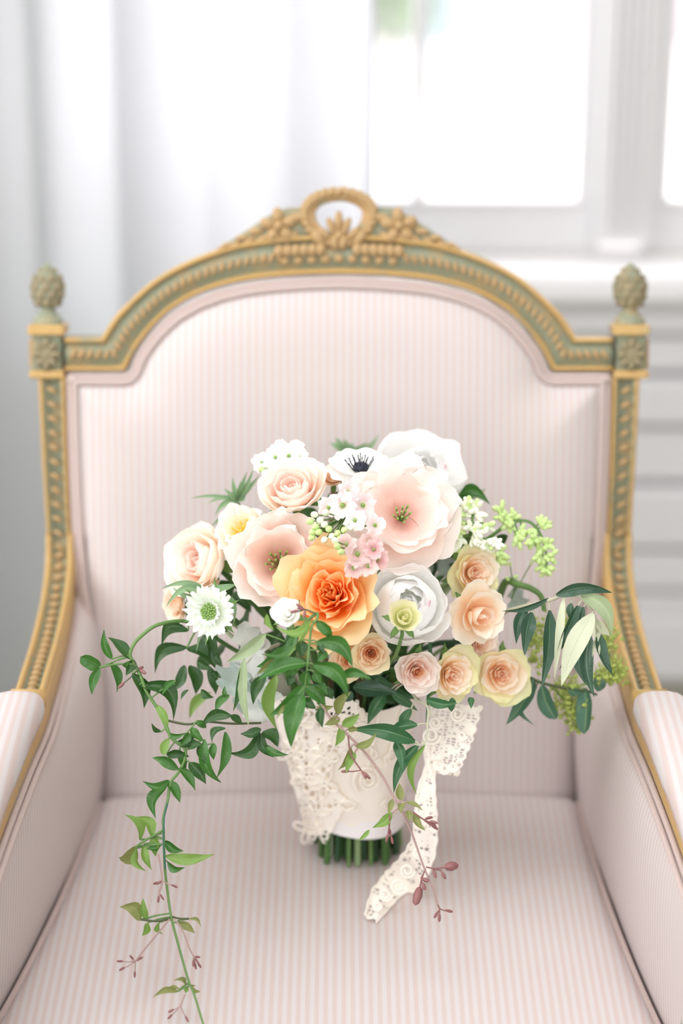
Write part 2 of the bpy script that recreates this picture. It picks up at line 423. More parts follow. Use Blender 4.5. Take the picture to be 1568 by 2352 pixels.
# horizontally panelled apron below the sill
ap = struct(thing('trim_4', None, None, (.4, WY, .1)))
for z0, z1, d in ((.59, .628, .03), (.525, .582, .014), (.44, .515, .022), (.345, .43, .010), (.235, .335, .020), (.16, .225, .012)):
    box('apron_board', (wx0-.1, WY-d-.02, z0), (wx3+.4, WY, z1), M['trim'], ap, .005)
bb = struct(thing('baseboard_back', None, None, (0, WY, 0)))
box('skirting_board', (-3, WY-.03, 0), (3, WY, .11), M['trim'], bb, .004)
box('skirting_cap', (-3, WY-.022, .11), (3, WY, .15), M['trim'], bb, .006)
# curtain
def curtain():
    t = thing('curtain', 'sheer white linen curtain hanging in soft folds beside the window', 'curtain', (-.6, 1.0, 0.01))
    def fold(x):
        return .022*math.sin(x*27+.6)+.014*math.sin(x*51+2.0)+.010*math.sin(x*13)
    vs = []; nx, nz = 260, 14; x0, x1 = -1.25, .050
    for j in range(nz):
        z = .01+2.5*j/(nz-1)
        for i in range(nx):
            u = i/(nx-1); x = x0+(x1-x0)*u + .006*math.sin(z*2+i*.05)
            xx = x + .012*math.sin(x*54+1.2)
            vs.append((xx, 1.0+fold(x)*(1.1-.1*z)+.008*math.sin(z*3+x*9), z))
    obj('fabric_panel', vs, gridf(nx, nz), M['curtain'], t)
    tube('hem', [(v[0], v[1], v[2]) for v in vs[nx-1::nx]], .004, M['curtain'], t, 6)
    tube('curtain_rod', [(-1.35, 1.02, 2.53), (.1, 1.02, 2.53)], .012, M['trim'], t, 10)
    for k in range(9):
        x = -1.2+k*.15
        pts = [(x, 1.02+.018*math.cos(a*math.pi/6), 2.527+.018*math.sin(a*math.pi/6)) for a in range(13)]
        tube('ring', pts, .002, M['trim'], t, 5)
curtain()
# outdoors, seen through the panes
struct(box('ground_outside', (-14, WY+.12, -.75), (14, 30, -.6), M['ground']))
hs = thing('house', 'pale pink brick house across the paving outside the window', 'house', (1, 9.6, -.6))
box('wall', (-6, 9.4, -.6), (9, 9.8, 4.5), M['brick'], hs)
box('door', (.35, 9.34, -.6), (1.0, 9.4, 1.6), M['blue'], hs)
for x in (1.6, 3.4): box('window', (x, 9.35, .2), (x+.9, 9.4, 1.8), M['glass'], hs)
def shrub():
    t = thing('shrub', 'green shrub standing outside by the pink brick house', 'shrub', (.3, 8.6, -.6))
    vs, fs = [], []
    for k in range(420):
        a, b = random.uniform(0, 6.28), random.uniform(-.4, 1)
        c = Vector((.24+.17*math.cos(a)*math.sqrt(1-b*b*.9), 8.6+.2*math.sin(a), -.22+.38*b)); s = .05
        d1 = Vector((random.gauss(0, 1), random.gauss(0, 1), random.gauss(0, 1))).normalized()*s; d2 = d1.orthogonal().normalized()*s*.5
        n = len(vs); vs += [c-d1, c+d2, c+d1, c-d2]; fs.append((n, n+1, n+2, n+3))
    o = obj('foliage', vs, fs, M['shrub'], t); o['kind'] = 'stuff'
    tube('stem', [(.24, 8.6, -.6), (.24, 8.6, 0)], .02, M['dstem'], t)
shrub()

# ================================================================== THE CHAIR
ch = thing('armchair', 'carved gilt armchair with pale pink striped upholstery', 'chair', (0, -.2, 0))
CX = 778
def mir(p): return (2*CX-p[0], p[1])
def resample(pts, n):
    L = [0]
    for a, b in zip(pts[:-1], pts[1:]): L.append(L[-1]+math.dist(a, b))
    out = []
    for k in range(n):
        s = L[-1]*k/(n-1); i = 0
        while i < len(pts)-2 and L[i+1] < s: i += 1
        f = (s-L[i])/max(1e-9, L[i+1]-L[i]); out.append(tuple(pts[i][q]+(pts[i+1][q]-pts[i][q])*f for q in range(len(pts[0]))))
    return out
def smooth2(pts, n):
    return resample([tuple(v)[:2] for v in cr([(p[0], p[1], 0) for p in pts], 8)], n)
oc = [(234, 775), (262, 730), (300, 690), (350, 646), (400, 615), (450, 592), (500, 573), (560, 556), (640, 545), (700, 540), (778, 538)]
ic = [(289, 852), (306, 815), (332, 775), (365, 737), (400, 707), (450, 679), (500, 660), (560, 646), (620, 638), (700, 632), (778, 630)]
NA = 30
oL = resample([(150, 775), (234, 775)], 7)[:-1] + smooth2(oc, NA); iL = resample([(150, 852), (289, 852)], 7)[:-1] + smooth2(ic, NA)
OUT = [AB(*p) for p in oL + [mir(p) for p in oL[-2::-1]]]
INN = [AB(*p) for p in iL + [mir(p) for p in iL[-2::-1]]]
def l2(a, b, s): return (a[0]+(b[0]-a[0])*s, a[1]+(b[1]-a[1])*s)
def band(name, A, Bn, prof, mat, parent, closed=True):
    """prof: list of (s across from A to B, n height)"""
    vs = []
    for a, b in zip(A, Bn):
        for s, n in prof:
            q = l2(a, b, s); vs.append(B3(q[0], q[1], n))
    k = len(prof); fs = gridf(k, len(A), closed)
    if closed: fs.append(tuple(range(k))[::-1]); fs.append(tuple(range((len(A)-1)*k, len(A)*k)))
    return obj(name, vs, fs, mat, parent)
def arcprof(s0, s1, n0, h, k=7, back=None):
    p = [(s0+(s1-s0)*i/(k-1), n0+h*math.sin(math.pi*i/(k-1))) for i in range(k)]
    return p + ([(s1, back), (s0, back)] if back is not None else [])
rail = band('top_rail', OUT, INN, [(0, .002), (.14, .004), (.2, -.001), (.26, .003), (.5, .006), (.74, .003), (.8, -.001), (.88, .003), (1, .002), (1, -.036), (0, -.036)], M['green'], ch)
band('gilt_bead', OUT, INN, arcprof(-.01, .17, .002, .007, 7, -.004), M['gold'], rail)
band('gilt_bead', OUT, INN, arcprof(.83, 1.01, .001, .007, 7, -.004), M['gold'], rail)
bead_me = ell_mesh('carved_link', M['carve'], 10, 7)
def place_ell(name, me, parent, a, b, n, ra, rb, rn, ang):
    m = Matrix((RT*math.cos(ang)+BV*math.sin(ang), -RT*math.sin(ang)+BV*math.cos(ang), BN)).transposed()
    o = link(name, me, parent); r0 = root_inv(parent)
    o.matrix_local = r0 @ (Matrix.Translation(B3(a, b, n)) @ m.to_4x4() @ Matrix.Diagonal((ra, rb, rn, 1)))
    return o
def guilloche(A, Bn, parent, step=.0088, skip=None):
    mid = [l2(a, b, .5) for a, b in zip(A, Bn)]
    L = sum(math.dist(a, b) for a, b in zip(mid[:-1], mid[1:])); n = int(L/step)
    pts = resample(mid, n+1)
    for k in range(1, n):
        p = pts[k]
        if skip and skip(p): continue
        d = (pts[k+1][0]-pts[k-1][0], pts[k+1][1]-pts[k-1][1]); ang = math.atan2(d[1], d[0])
        place_ell('carved_link', bead_me, parent, p[0], p[1], .006, .0062, .0030, .0042, ang+R(58 if p[0] < 0 else 122))
ca = AB(CX, 560)
guilloche(OUT, INN, rail, skip=lambda p: abs(p[0]-ca[0]) < .062)
for k in range(9):                                          # pearl row under the crest
    a, b = AB(CX+(k-4)*31, 593+abs(k-4)*1.5); place_ell('carved_pearl', bead_me, rail, a, b, .006, .0052, .0048, .004, 0)
# posts
pout = [(88, 862), (92, 950), (97, 1050), (103, 1150), (108, 1230), (113, 1300), (120, 1400), (130, 1520)]
pin = [(151, 862), (153, 950), (156, 1050), (160, 1150), (164, 1230), (168, 1300), (175, 1400), (185, 1520)]
def side(f, s): return f if s < 0 else mir(f)
POSTS = []
for s in (-1, 1):
    A = [AB(*side(p, s)) for p in resample(pout, 24)]; Bn = [AB(*side(p, s)) for p in resample(pin, 24)]
    POSTS.append((A, Bn))
    po = band('back_post', A, Bn, [(0, .002), (.2, .004), (.27, -.003), (.73, -.003), (.8, .004), (1, .002), (1, -.036), (0, -.036)], M['green'], ch)
    band('gilt_bead', A, Bn, arcprof(-.01, .2, .001, .006, 7, -.004), M['gold'], po)
    band('gilt_bead', A, Bn, arcprof(.8, 1.01, .001, .006, 7, -.004), M['gold'], po)
    guilloche(A[:17], Bn[:17], po, .0145)
    # pedestal block with rosette, plates and finial
    ax = AB(*side((108, 800), s))[0]
    b0 = AB(108, 860)[1]; b1 = AB(108, 765)[1]
    pb = thing_part = None
    def prism(name, b_lo, b_hi, hw, dn0, dn1, mat, parent, bev=.0015):
        vs, fs = box_data((ax-hw, -dn1, b_lo), (ax+hw, -dn0, b_hi), bev)
        return obj(name, [B3(v[0], v[2], -v[1]) for v in vs], fs, mat, parent, smooth=False)
    blk = prism('corner_block', b0, b1, .0155, -.034, .004, M['green'], ch)
    prism('gilt_plate', b0-.004, b0+.005, .0185, -.036, .008, M['gold'], blk)
    prism('gilt_plate', b1-.002, b1+.009, .0192, -.038, .010, M['gold'], blk)
    bm_ = (b0+b1)/2
    rs = place_ell('rosette', ell_mesh('rosette', M['dkcarve']), blk, ax, bm_, .005, .013, .015, .007, 0)
    for k in range(8):
        a = k*math.pi/4; place_ell('rosette_petal', ell_mesh('rosette_petal', M['dkcarve'], 8, 6), blk, ax+.0095*math.cos(a), bm_+.0115*math.sin(a), .009, .0062, .0042, .004, a)
    sx = ax + s*.0155
    for k in range(5):
        o = link('side_leaf', bead_me, blk); o.matrix_local = root_inv(blk) @ (Matrix.Translation(B3(sx, bm_-.012+k*.006, -.014)) @ Matrix.Diagonal((.006, .010, .004, 1)))
    base = B3(ax, b1+.009, -.014)
    fin = lathe('finial', [(0, .0165), (.004, .0165), (.006, .0145), (.009, .0125), (.012, .009), (.016, .0078), (.019, .0092), (.022, .0125), (.027, .0152), (.033, .0168), (.040, .0166), (.047, .0148), (.054, .0112), (.060, .0066), (.0635, .0025), (.0645, .0005)], base, BV, M['green'], ch, 20)
    sc_me = ell_mesh('finial_scale', M['dkcarve'], 7, 5)
    for row in range(5):
        h = .024+row*.0078; rr = (.0130, .0160, .0164, .0144, .0090)[row]; sz = (1, 1, 1, .95, .7)[row]
        for k in range(8):
            a = 2*math.pi*(k+.5*(row % 2))/8
            c = base+BV*h+(RT*math.cos(a)+BN*math.sin(a))*rr
            nrm = (RT*math.cos(a)+BN*math.sin(a)); tg = BV.cross(nrm)
            m = Matrix((tg, BV, nrm)).transposed().to_4x4()
            o = link('finial_scale', sc_me, fin); o.matrix_local = root_inv(fin) @ (Matrix.Translation(c) @ m @ Matrix.Diagonal((.0052*sz, .0062*sz, .0026*sz, 1)))
# crest
ctop = [(500, 570), (540, 546), (580, 520), (615, 496), (655, 478), (695, 476), (722, 520), (750, 545), (778, 548)]
cbot = [(500, 580), (540, 570), (580, 563), (615, 558), (655, 555), (695, 553), (722, 553), (750, 553), (778, 553)]
ct = resample(ctop, 30); cb = resample(cbot, 30)
crs = band('crest', [AB(*p) for p in ct + [mir(p) for p in ct[-2::-1]]], [AB(*p) for p in cb + [mir(p) for p in cb[-2::-1]]],
           [(0, -.002), (.2, .002), (1, .006), (1, -.02), (0, -.02)], M['green'], ch)
def cp(x, y): return AB(x, y)
wr = []
for k in range(33):
    a = 2*math.pi*k/32
    q = cp(778+66*math.cos(a), 490-40*math.sin(a)*(1.0 if math.sin(a) > 0 else 1.5)); wr.append(B3(q[0], q[1], .0))
tube('wreath_ring', wr, .0058, M['carve'], crs, 9)
wl = ell_mesh('wreath_leaf', M['carve'], 9, 6)
for k in range(26):
    a = 2*math.pi*(k+.5)/26
    q = cp(778+78*math.cos(a), 490-49*math.sin(a)*(1.0 if math.sin(a) > 0 else 1.4))
    place_ell('wreath_leaf', wl, crs, q[0], q[1],  .004, .0085, .0050, .006, a*1.0+R(60 if math.cos(a) > 0 else 120))
for k, (dx, dy, rx, ry, an) in enumerate([(0, 508, 11, 26, 0), (-17, 520, 10, 24, 22), (17, 520, 10, 24, -22), (-33, 536, 10, 22, 45), (33, 536, 10, 22, -45), (-10, 556, 11, 20, 12), (10, 556, 11, 20, -12), (0, 540, 12, 14, 0),
                                      (-48, 545, 14, 22, 30), (48, 545, 14, 22, -30)]):
    q = cp(778+dx, dy); place_ell('palmette_lobe', wl, crs, q[0], q[1], .007, rx/2150, ry/2150, .006, R(an))
for s in (-1, 1):
    fx, fy = 778-s*-138, 518
    for k in range(5):
        a = 2*math.pi*k/5+.4
        q = cp(fx+26*math.cos(a), fy-24*math.sin(a)); place_ell('carved_petal', wl, crs, q[0], q[1], .006, .0092, .0066, .0055, a)
    q = cp(fx, fy); place_ell('flower_heart', wl, crs, q[0], q[1], .009, .0055, .0055, .005, 0)
    for k in range(12):                                      # trailing leaves
        f = k/11; x = 778+s*(95+175*f); y = (500, 545)[k % 2]*(1-f)+572*f - 8*math.sin(f*3)
        q = cp(x, y); place_ell('carved_leaf', wl, crs, q[0], q[1], .004, .0105-.004*f, .0052-.002*f, .0045, -s*R(35) if k % 2 else -s*R(5))
    for k in range(6):                                       # pleated ribbon
        q = cp(778+s*(42+k*19), 572+k*.8); place_ell('ribbon_fold', wl, crs, q[0], q[1], .009, .0058, .0072, .0045, R(12*s))
# back upholstery
def inset(i, s0=1.0): return
gx = []
pan_top = [(162, 884), (289, 884)] + [(p[0]+0, p[1]+26) for p in ic[1:]]
def outline_top():
    L = [(152, 856), (200, 856), (292, 857), (300, 850)] + [(p[0]+3, p[1]+5) for p in ic[1:-1]] + [(778, 635)]
    return L
OT = outline_top(); OTF = [AB(*p) for p in OT] + [AB(*mir(p)) for p in OT[-2::-1]]
PL = [(153, 858), (155, 950), (158, 1050), (162, 1150), (167, 1250), (176, 1350), (198, 1480), (212, 1620), (216, 1795), (216, 1840)]
PLF = [AB(*p) for p in PL]
def interp(tab, x):
    if x <= tab[0][0]: return tab[0][1]
    for (a, va), (b, vb) in zip(tab[:-1], tab[1:]):
        if x <= b: return va+(vb-va)*(x-a)/max(1e-9, b-a)
    return tab[-1][1]
edge_by_b = sorted([(b, a) for a, b in PLF])
OUTL = resample([PLF[-1]] + PLF[::-1][1:] + OTF[1:-1] + [(2*ca[0]-a, b) for a, b in PLF], 260)
def dist_out(a, b):
    return min(math.dist((a, b), q) for q in OUTL)
nx, ny = 97, 70; vs = []
a_l, a_r = PLF[0][0], 2*ca[0]-PLF[0][0]
for j in range(ny):
    f = j/(ny-1)
    for i in range(nx):
        u = i/(nx-1); g = 2*u-1; g = math.copysign(abs(g)**.85, g)
        a_full = (a_l+a_r)/2+(a_r-a_l)/2*g
        bt = interp(OTF, a_full); bb_ = PLF[-1][1]
        b = bb_+(bt-bb_)*(1-(1-f)**1.3)
        # squeeze sides to the outline lower down
        lim = interp(edge_by_b, b); hw = ca[0]-lim; fullhw = (a_r-a_l)/2
        a = ca[0]+(a_full-ca[0])*hw/fullhw
        d = dist_out(a, b) if b > 0.02 else min(abs(a-lim), abs(2*ca[0]-lim-a))
        n = -.012+.040*(1-math.exp(-d/.022)) - (.016*math.exp(-d/.008) if b < .27 else 0)
        vs.append(B3(a, b, n))
bp = obj('back_panel', vs, gridf(nx, ny), M['fab_x'], ch)
# double cord round the back panel
def off_path(pts, d):
    out = []
    for i, p in enumerate(pts):
        q0 = pts[max(0, i-1)]; q1 = pts[min(len(pts)-1, i+1)]
        t = (q1[0]-q0[0], q1[1]-q0[1]); L = math.hypot(*t) or 1
        out.append((p[0]+t[1]/L*d, p[1]-t[0]/L*d))
    return out
GP = resample([PLF[k] for k in range(6, -1, -1)] + OTF[1:-1] + [(2*ca[0]-PLF[k][0], PLF[k][1]) for k in range(0, 7)], 220)
for d in (.0035, .0095):
    q = off_path(GP, d)
    tube('back_cord', [B3(a, b, .003 if d < .005 else .007) for a, b in q], .0038, M['cord'], ch, 8)
# seat cushion
def seat_hw(y): return .2565+.03*abs(y)+.16*y*y
def scx(y): return .025*y-.002                            # the seat runs very slightly askew
def seat_z(x, y):
    x = x-scx(y)
    c = max(0, 1-abs(x/seat_hw(y))**3)*max(0, 1-abs((y+.27)/.33)**5)
    e = max(0, min(seat_hw(y)-abs(x), (-.024-y)*1.0))
    return .450+.012*c-.012*math.exp(-e/.006)
nx, ny = 61, 61; vs = []
for j in range(ny):
    y = -.024-.530*(1-(1-j/(ny-1))**1.5) if j < ny-1 else -.554
    for i in range(nx):
        g = -1+2*i/(nx-1); g = math.copysign(1-(1-abs(g))**1.6, g); hw = seat_hw(y); x = scx(y)+g*hw
        vs.append((x, y, seat_z(x, y)))
top_n = len(vs); fs = gridf(nx, ny)
ring = [j*nx for j in range(ny)] + [(ny-1)*nx+i for i in range(1, nx)] + [j*nx+nx-1 for j in range(ny-2, -1, -1)] + [i for i in range(nx-2, 0, -1)]
prev = ring
for dz, dl in ((.012, .004), (.05, .006), (.085, .0)):
    cur = []
    for r_ in ring:
        v = Vector(vs[r_]); c = Vector((0, -.25, 0)); d = Vector((v.x, v.y+.25, 0)).normalized()*dl
        cur.append(len(vs)); vs.append((v.x+d.x, v.y+d.y, v.z-dz))
    m_ = len(ring)
    for k in range(m_): fs.append((prev[k], prev[(k+1) % m_], cur[(k+1) % m_], cur[k]))
    prev = cur
fs.append(tuple(prev))
obj('seat_cushion', vs, fs, M['fab_x'], ch)
for s in (-1, 1):
    tube('seat_welt', [(scx(y)+s*(seat_hw(y)+.001), y, seat_z(scx(y)+s*seat_hw(y), y)+.001) for y in [-.03-.52*k/60 for k in range(61)]], .0042, M['cord'], ch, 8)
tube('seat_welt', [(x, -.556, .447) for x in [-.32+.64*k/40 for k in range(41)]], .0042, M['cord'], ch, 8)
# arms
ARM_PX = [((137, 1225), .064), ((136, 1300), .044), ((126, 1380), .0), ((106, 1470), -.075), ((82, 1550), -.16), ((62, 1610), -.225)]
for s in (-1, 1):
    pts = [PY(*side(p, s), Y) for p, Y in ARM_PX]
    last = pts[-1]
    for dy, dx, dz in ((-.08, .006, .002), (-.18, .012, .003), (-.28, .018, .0), (-.33, .022, -.006)):
        pts.append(Vector((last.x+s*dx, last.y+dy, last.z+dz)))
    C = cr(pts, 7); vs = []; tops = []
    lat = []
    for i, c in enumerate(C):
        t = (C[min(i+1, len(C)-1)]-C[max(i-1, 0)]).normalized()
        lat_v = Vector((1, 0, 0)); lat_v = (lat_v - t*lat_v.dot(t)).normalized()
        nn = lat_v.cross(t); nn = nn if nn.z > 0 or nn.y < 0 else -nn
        if nn.dot(Vector((0, -.5, 1))) < 0: nn = -nn
        lat.append((lat_v, nn))
    hw = .0145
    def arm_band(name, prof, mat, parent, i0=0, i1=None):
        vs = []; sel = list(range(len(C)))[i0:i1]
        for i in sel:
            lv, nn = lat[i]
            for q, h in prof: vs.append(C[i]+lv*(q*hw)+nn*h)
        k = len(prof); fs = gridf(k, len(sel), True); fs.append(tuple(range(k))); fs.append(tuple(range((len(sel)-1)*k, len(sel)*k)))
        return obj(name, vs, fs, mat, parent)
    arm = arm_band('arm_rail', [(-1, .001), (-.62, .003), (-.5, -.003), (.5, -.003), (.62, .003), (1, .001), (1, -.034), (-1, -.034)], M['green'], ch)
    for q in (-.8, .8):
        arm_band('gilt_bead', [(q-.22, -.002), (q-.22, .002), (q-.1, .0055), (q+.1, .0055), (q+.22, .002), (q+.22, -.002)], M['gold'], arm)
    arm_band('gilt_side', [(-s*1.0, .0), (-s*1.12, -.003), (-s*1.12, -.030), (-s*1.0, -.034)], M['gold'], arm)
    acc = 0
    for i in range(2, 35):
        seg = (C[i+1]-C[i]); L0 = seg.length; p_ = 0.0
        while acc+L0-p_ >= .0138:
            p_ += .0138-acc; acc = 0; f_ = p_/L0
            lv, nn = lat[i]; t = seg.normalized()
            m = Matrix((lv, t, nn)).transposed().to_4x4() @ Matrix.Rotation(R(32*s), 4, 'Z')
            o = link('carved_link', bead_me, arm); o.matrix_local = root_inv(arm) @ (Matrix.Translation(C[i]+seg*f_+nn*.0) @ m @ Matrix.Diagonal((.0056, .0040, .0046, 1)))
        acc += L0-p_
    # end collar and padded arm rest
    i0 = 36
    arm_band('arm_collar', [(-1.15, -.01), (-1.15, .008), (1.15, .008), (1.15, -.01)], M['gold'], arm, i0-2, i0+1)
    vs = []; nseg = 40; k = 18
    y0, y1 = C[i0].y, C[i0].y-.30
    for j in range(nseg):
        f = j/(nseg-1); y = y0+(y1-y0)*f
        idx = min(range(len(C)), key=lambda q: abs(C[q].y-y) if q > 20 else 9)
        c = C[idx].copy(); c.y = y
        e = min(1, math.sqrt(max(0, 1-(1-min(1, f/.09))**2))*.92+.08) * min(1, math.sqrt(max(0, 1-(1-min(1, (1-f)/.09))**2))*.92+.08)
        for q in range(k):
            a = 2*math.pi*q/k
            sx_ = math.copysign(abs(math.cos(a))**.75, math.cos(a)); sz_ = math.copysign(abs(math.sin(a))**.75, math.sin(a))
            vs.append((c.x+s*.004+.0265*sx_*(.7+.3*e), c.y, c.z+.004+max(-.008, .021*sz_)*e))
    fs = gridf(k, nseg, True); fs.append(tuple(range(k))); fs.append(tuple(range((nseg-1)*k, nseg*k)))
    obj('arm_pad', vs, fs, M['fab_x'], ch)
    # inner arm upholstery
    top = [C[i]+lat[i][0]*(-s*hw*1.1)-lat[i][1]*.034 for i in range(6, len(C))]
    vs = []; ns = 16
    for c in top:
        yb = c.y
        for j in range(ns):
            f = j/(ns-1)
            zb = .40; z = zb+(c.z-zb)*math.sin(f*math.pi/2)**.8
            xb = scx(yb)+s*(seat_hw(min(.0, yb))+.003+.007*min(1, max(0, -yb/.25))); y = yb
            if yb > .0: y = yb
            roll = f**2.2
            bul = -s*.010*math.sin(math.pi*min(1, f*1.05))
            vs.append((xb+(c.x-xb)*roll+bul, y, z))
    # carry the panel backwards behind the back cushion
    first = vs[:ns]; ext = [(v[0], v[1]+.09, v[2]) for v in first]
    vs = ext + vs
    obj('arm_panel', vs, gridf(ns, len(top)+1), M['fab_y'], ch)
    for dq in (0, .0065):
        tube('panel_cord', [c+Vector((-s*(.002+dq*.75), 0, -.001-dq*.8)) for c in top], .0032, M['cord'], ch, 7)
    # front arm support, legs (run down out of the picture)
    e = C[-1]
    tube('arm_support', cr([e+Vector((0, .01, -.015)), e+Vector((0, -.012, -.05)), e+Vector((0, .03, -.10)), e+Vector((-s*.005, .05, -.17)), Vector((s*.318, -.52, .36))], 6), [.017]*6+[.015]*19, M['green'], ch, 10)
    lathe('front_leg', [(0, .011), (.01, .014), (.03, .012), (.25, .020), (.27, .024), (.28, .020), (.31, .022), (.37, .022)], (s*.315, -.535, 0.0), (0, 0, 1), M['green'], ch, 16, lambda a, h: 1+.05*math.cos(8*a))
    tube('back_leg', [(s*.275, .02, .40), (s*.272, .015, .25), (s*.272, .05, .10), (s*.272, .09, .0)], [.019, .018, .016, .013], M['green'], ch, 10)
    box('seat_rail', (s*.31-.016, -.54, .30), (s*.31+.016, .02, .37), M['green'], ch, .004) if s < 0 else box('seat_rail', (.294, -.54, .30), (.326, .02, .37), M['green'], ch, .004)
box('seat_rail', (-.31, -.565, .30), (.31, -.53, .37), M['green'], ch, .004)
box('seat_rail', (-.29, .0, .30), (.29, .035, .44), M['green'], ch, .004)

# ================================================================== THE BOUQUET
DT = {'scabiosa': -0.009, 'stock_flower': -0.003, 'stock_flower.001': -0.024, 'lilac_sprig': 0.003, 'lilac_sprig.001': -0.003, 'jasmine_sprig': -0.042, 'anemone': 0.018, 'dusty_miller': 0.008, 'foliage_filler': 0.003, 'garden_rose': -0.001, 'garden_rose.001': 0.003, 'garden_rose.002': 0.003, 'spray_rose': 0.02, 'spray_rose.001': 0.027, 'spray_rose.003': 0.003, 'spray_rose.005': 0.003, 'spray_rose.006': 0.008, 'spray_rose.007': -0.02, 'spray_rose.008': 0.003, 'rose_bud': -0.008, 'peony.001': 0.024, 'peony.002': 0.024, 'poppy': 0.003, 'poppy.001': 0.02, 'poppy.002': -0.006}                                                    # how far each bloom or sprig sits behind (+) or before (-) its first place, so that heads press together without running through each other
_seen = {}
def dt(name):
    k = _seen.get(name, 0); _seen[name] = k+1
    return DT.get(name if not k else '%s.%03d' % (name, k), 0.0)
HB = Vector((.016, -.165, 0)); HB.z = seat_z(HB.x, HB.y)+.0005       # foot of the bundle on the seat
BIND = Vector((.006, -.168, .60))
slots = []
for k in range(72):
    r_ = .0445*math.sqrt((k+.5)/72); a = k*2.39996; slots.append((r_*math.cos(a), r_*math.sin(a)))
slots.sort(key=lambda q: random.random())
slot_i = [0]
STEMS = []
def add_stem(t, frm, dirv=None, rad=None, mat=None):      # asked for here, laid at the end by lay_stems()
    r_ = rad or random.uniform(.0026, .0036); up_ = random.uniform(0, .006)
    STEMS.append((t, frm.copy(), dirv, r_, up_, mat or random.choices(M['sd'], (4, 4, 3, 2, 2))[0]))
def bdepth(px, py, lift=0.0):
    dx = (px-790)/2340; dy = (py-1335)/2340
    return 2.405-.165*math.sqrt(max(.04, 1-(dx*dx+dy*dy)/.195**2))-lift
def facing(px, py, tx=0, ty=0, k=1.0):
    dx = (px-790)/430*k+tx; dy = -(py-1335)/400*k+ty
    return (RT*dx+UP*dy-FW*1.0).normalized()
def frame(z, roll=0):
    x = Vector((0, 0, 1)).cross(z)
    if x.length < 1e-3: x = Vector((1, 0, 0))
    x.normalize(); y = z.cross(x)
    return Matrix((x, y, z)).transposed() @ Matrix.Rotation(roll, 3, 'Z')
def petal(t, mat, th, L, Wd, ph, r0=.0, z0=0.0, ruf=.0, nu=11, nv=10, name='petal', point=0.0, spiral=.1, tipk=.42, label=None, notch=0.0):
    N = 24; pr = [(r0, z0)]
    for i in range(N):
        v = (i+.5)/N; a = R((1-v)**2*ph[0]+2*v*(1-v)*ph[1]+v*v*ph[2])
        pr.append((pr[-1][0]+math.sin(a)*L/N, pr[-1][1]+math.cos(a)*L/N))
    def prof(v):
        x = max(0, min(1, v))*N; i = min(N-1, int(x)); f = x-i
        return pr[i][0]+(pr[i+1][0]-pr[i][0])*f, pr[i][1]+(pr[i+1][1]-pr[i][1])*f
    vs = []; uv = []; p1, p2, p3 = [random.uniform(0, 6.28) for _ in range(3)]; k1 = random.uniform(1.2, 2.4); k2 = random.uniform(2.5, 4.5)
    for j in range(nv):
        v = j/(nv-1)
        wv = .3+.7*math.sin(math.pi/2*min(1, v/.62))
        if v > .62: wv *= math.sqrt(max(.0, 1-((v-.62)/.38)**2*tipk))
        for i in range(nu):
            u = -1+2*i/(nu-1)
            ve = v*(1-.13*abs(u)**2.5*v*v + point*(1-abs(u))*v**3 - notch*math.exp(-(u/.2)**2)*v**4)
            r_, z = prof(min(1, ve))
            wob = ruf*v*v*(math.sin(k1*u*3+p1)+.6*math.sin(k2*u*3+p2))
            r_ += wob*.8+spiral*Wd*u*.5*v; z += ruf*v**3*math.sin(k2*u*2+p3)*.8
            ang = th+u*Wd*wv/max(abs(r_), .62*Wd)
            vs.append((r_*math.cos(ang), r_*math.sin(ang), z)); uv.append((i/(nu-1), v))
    return obj(name, vs, gridf(nu, nv), mat, t, uvs=uv, local=True, label=label)
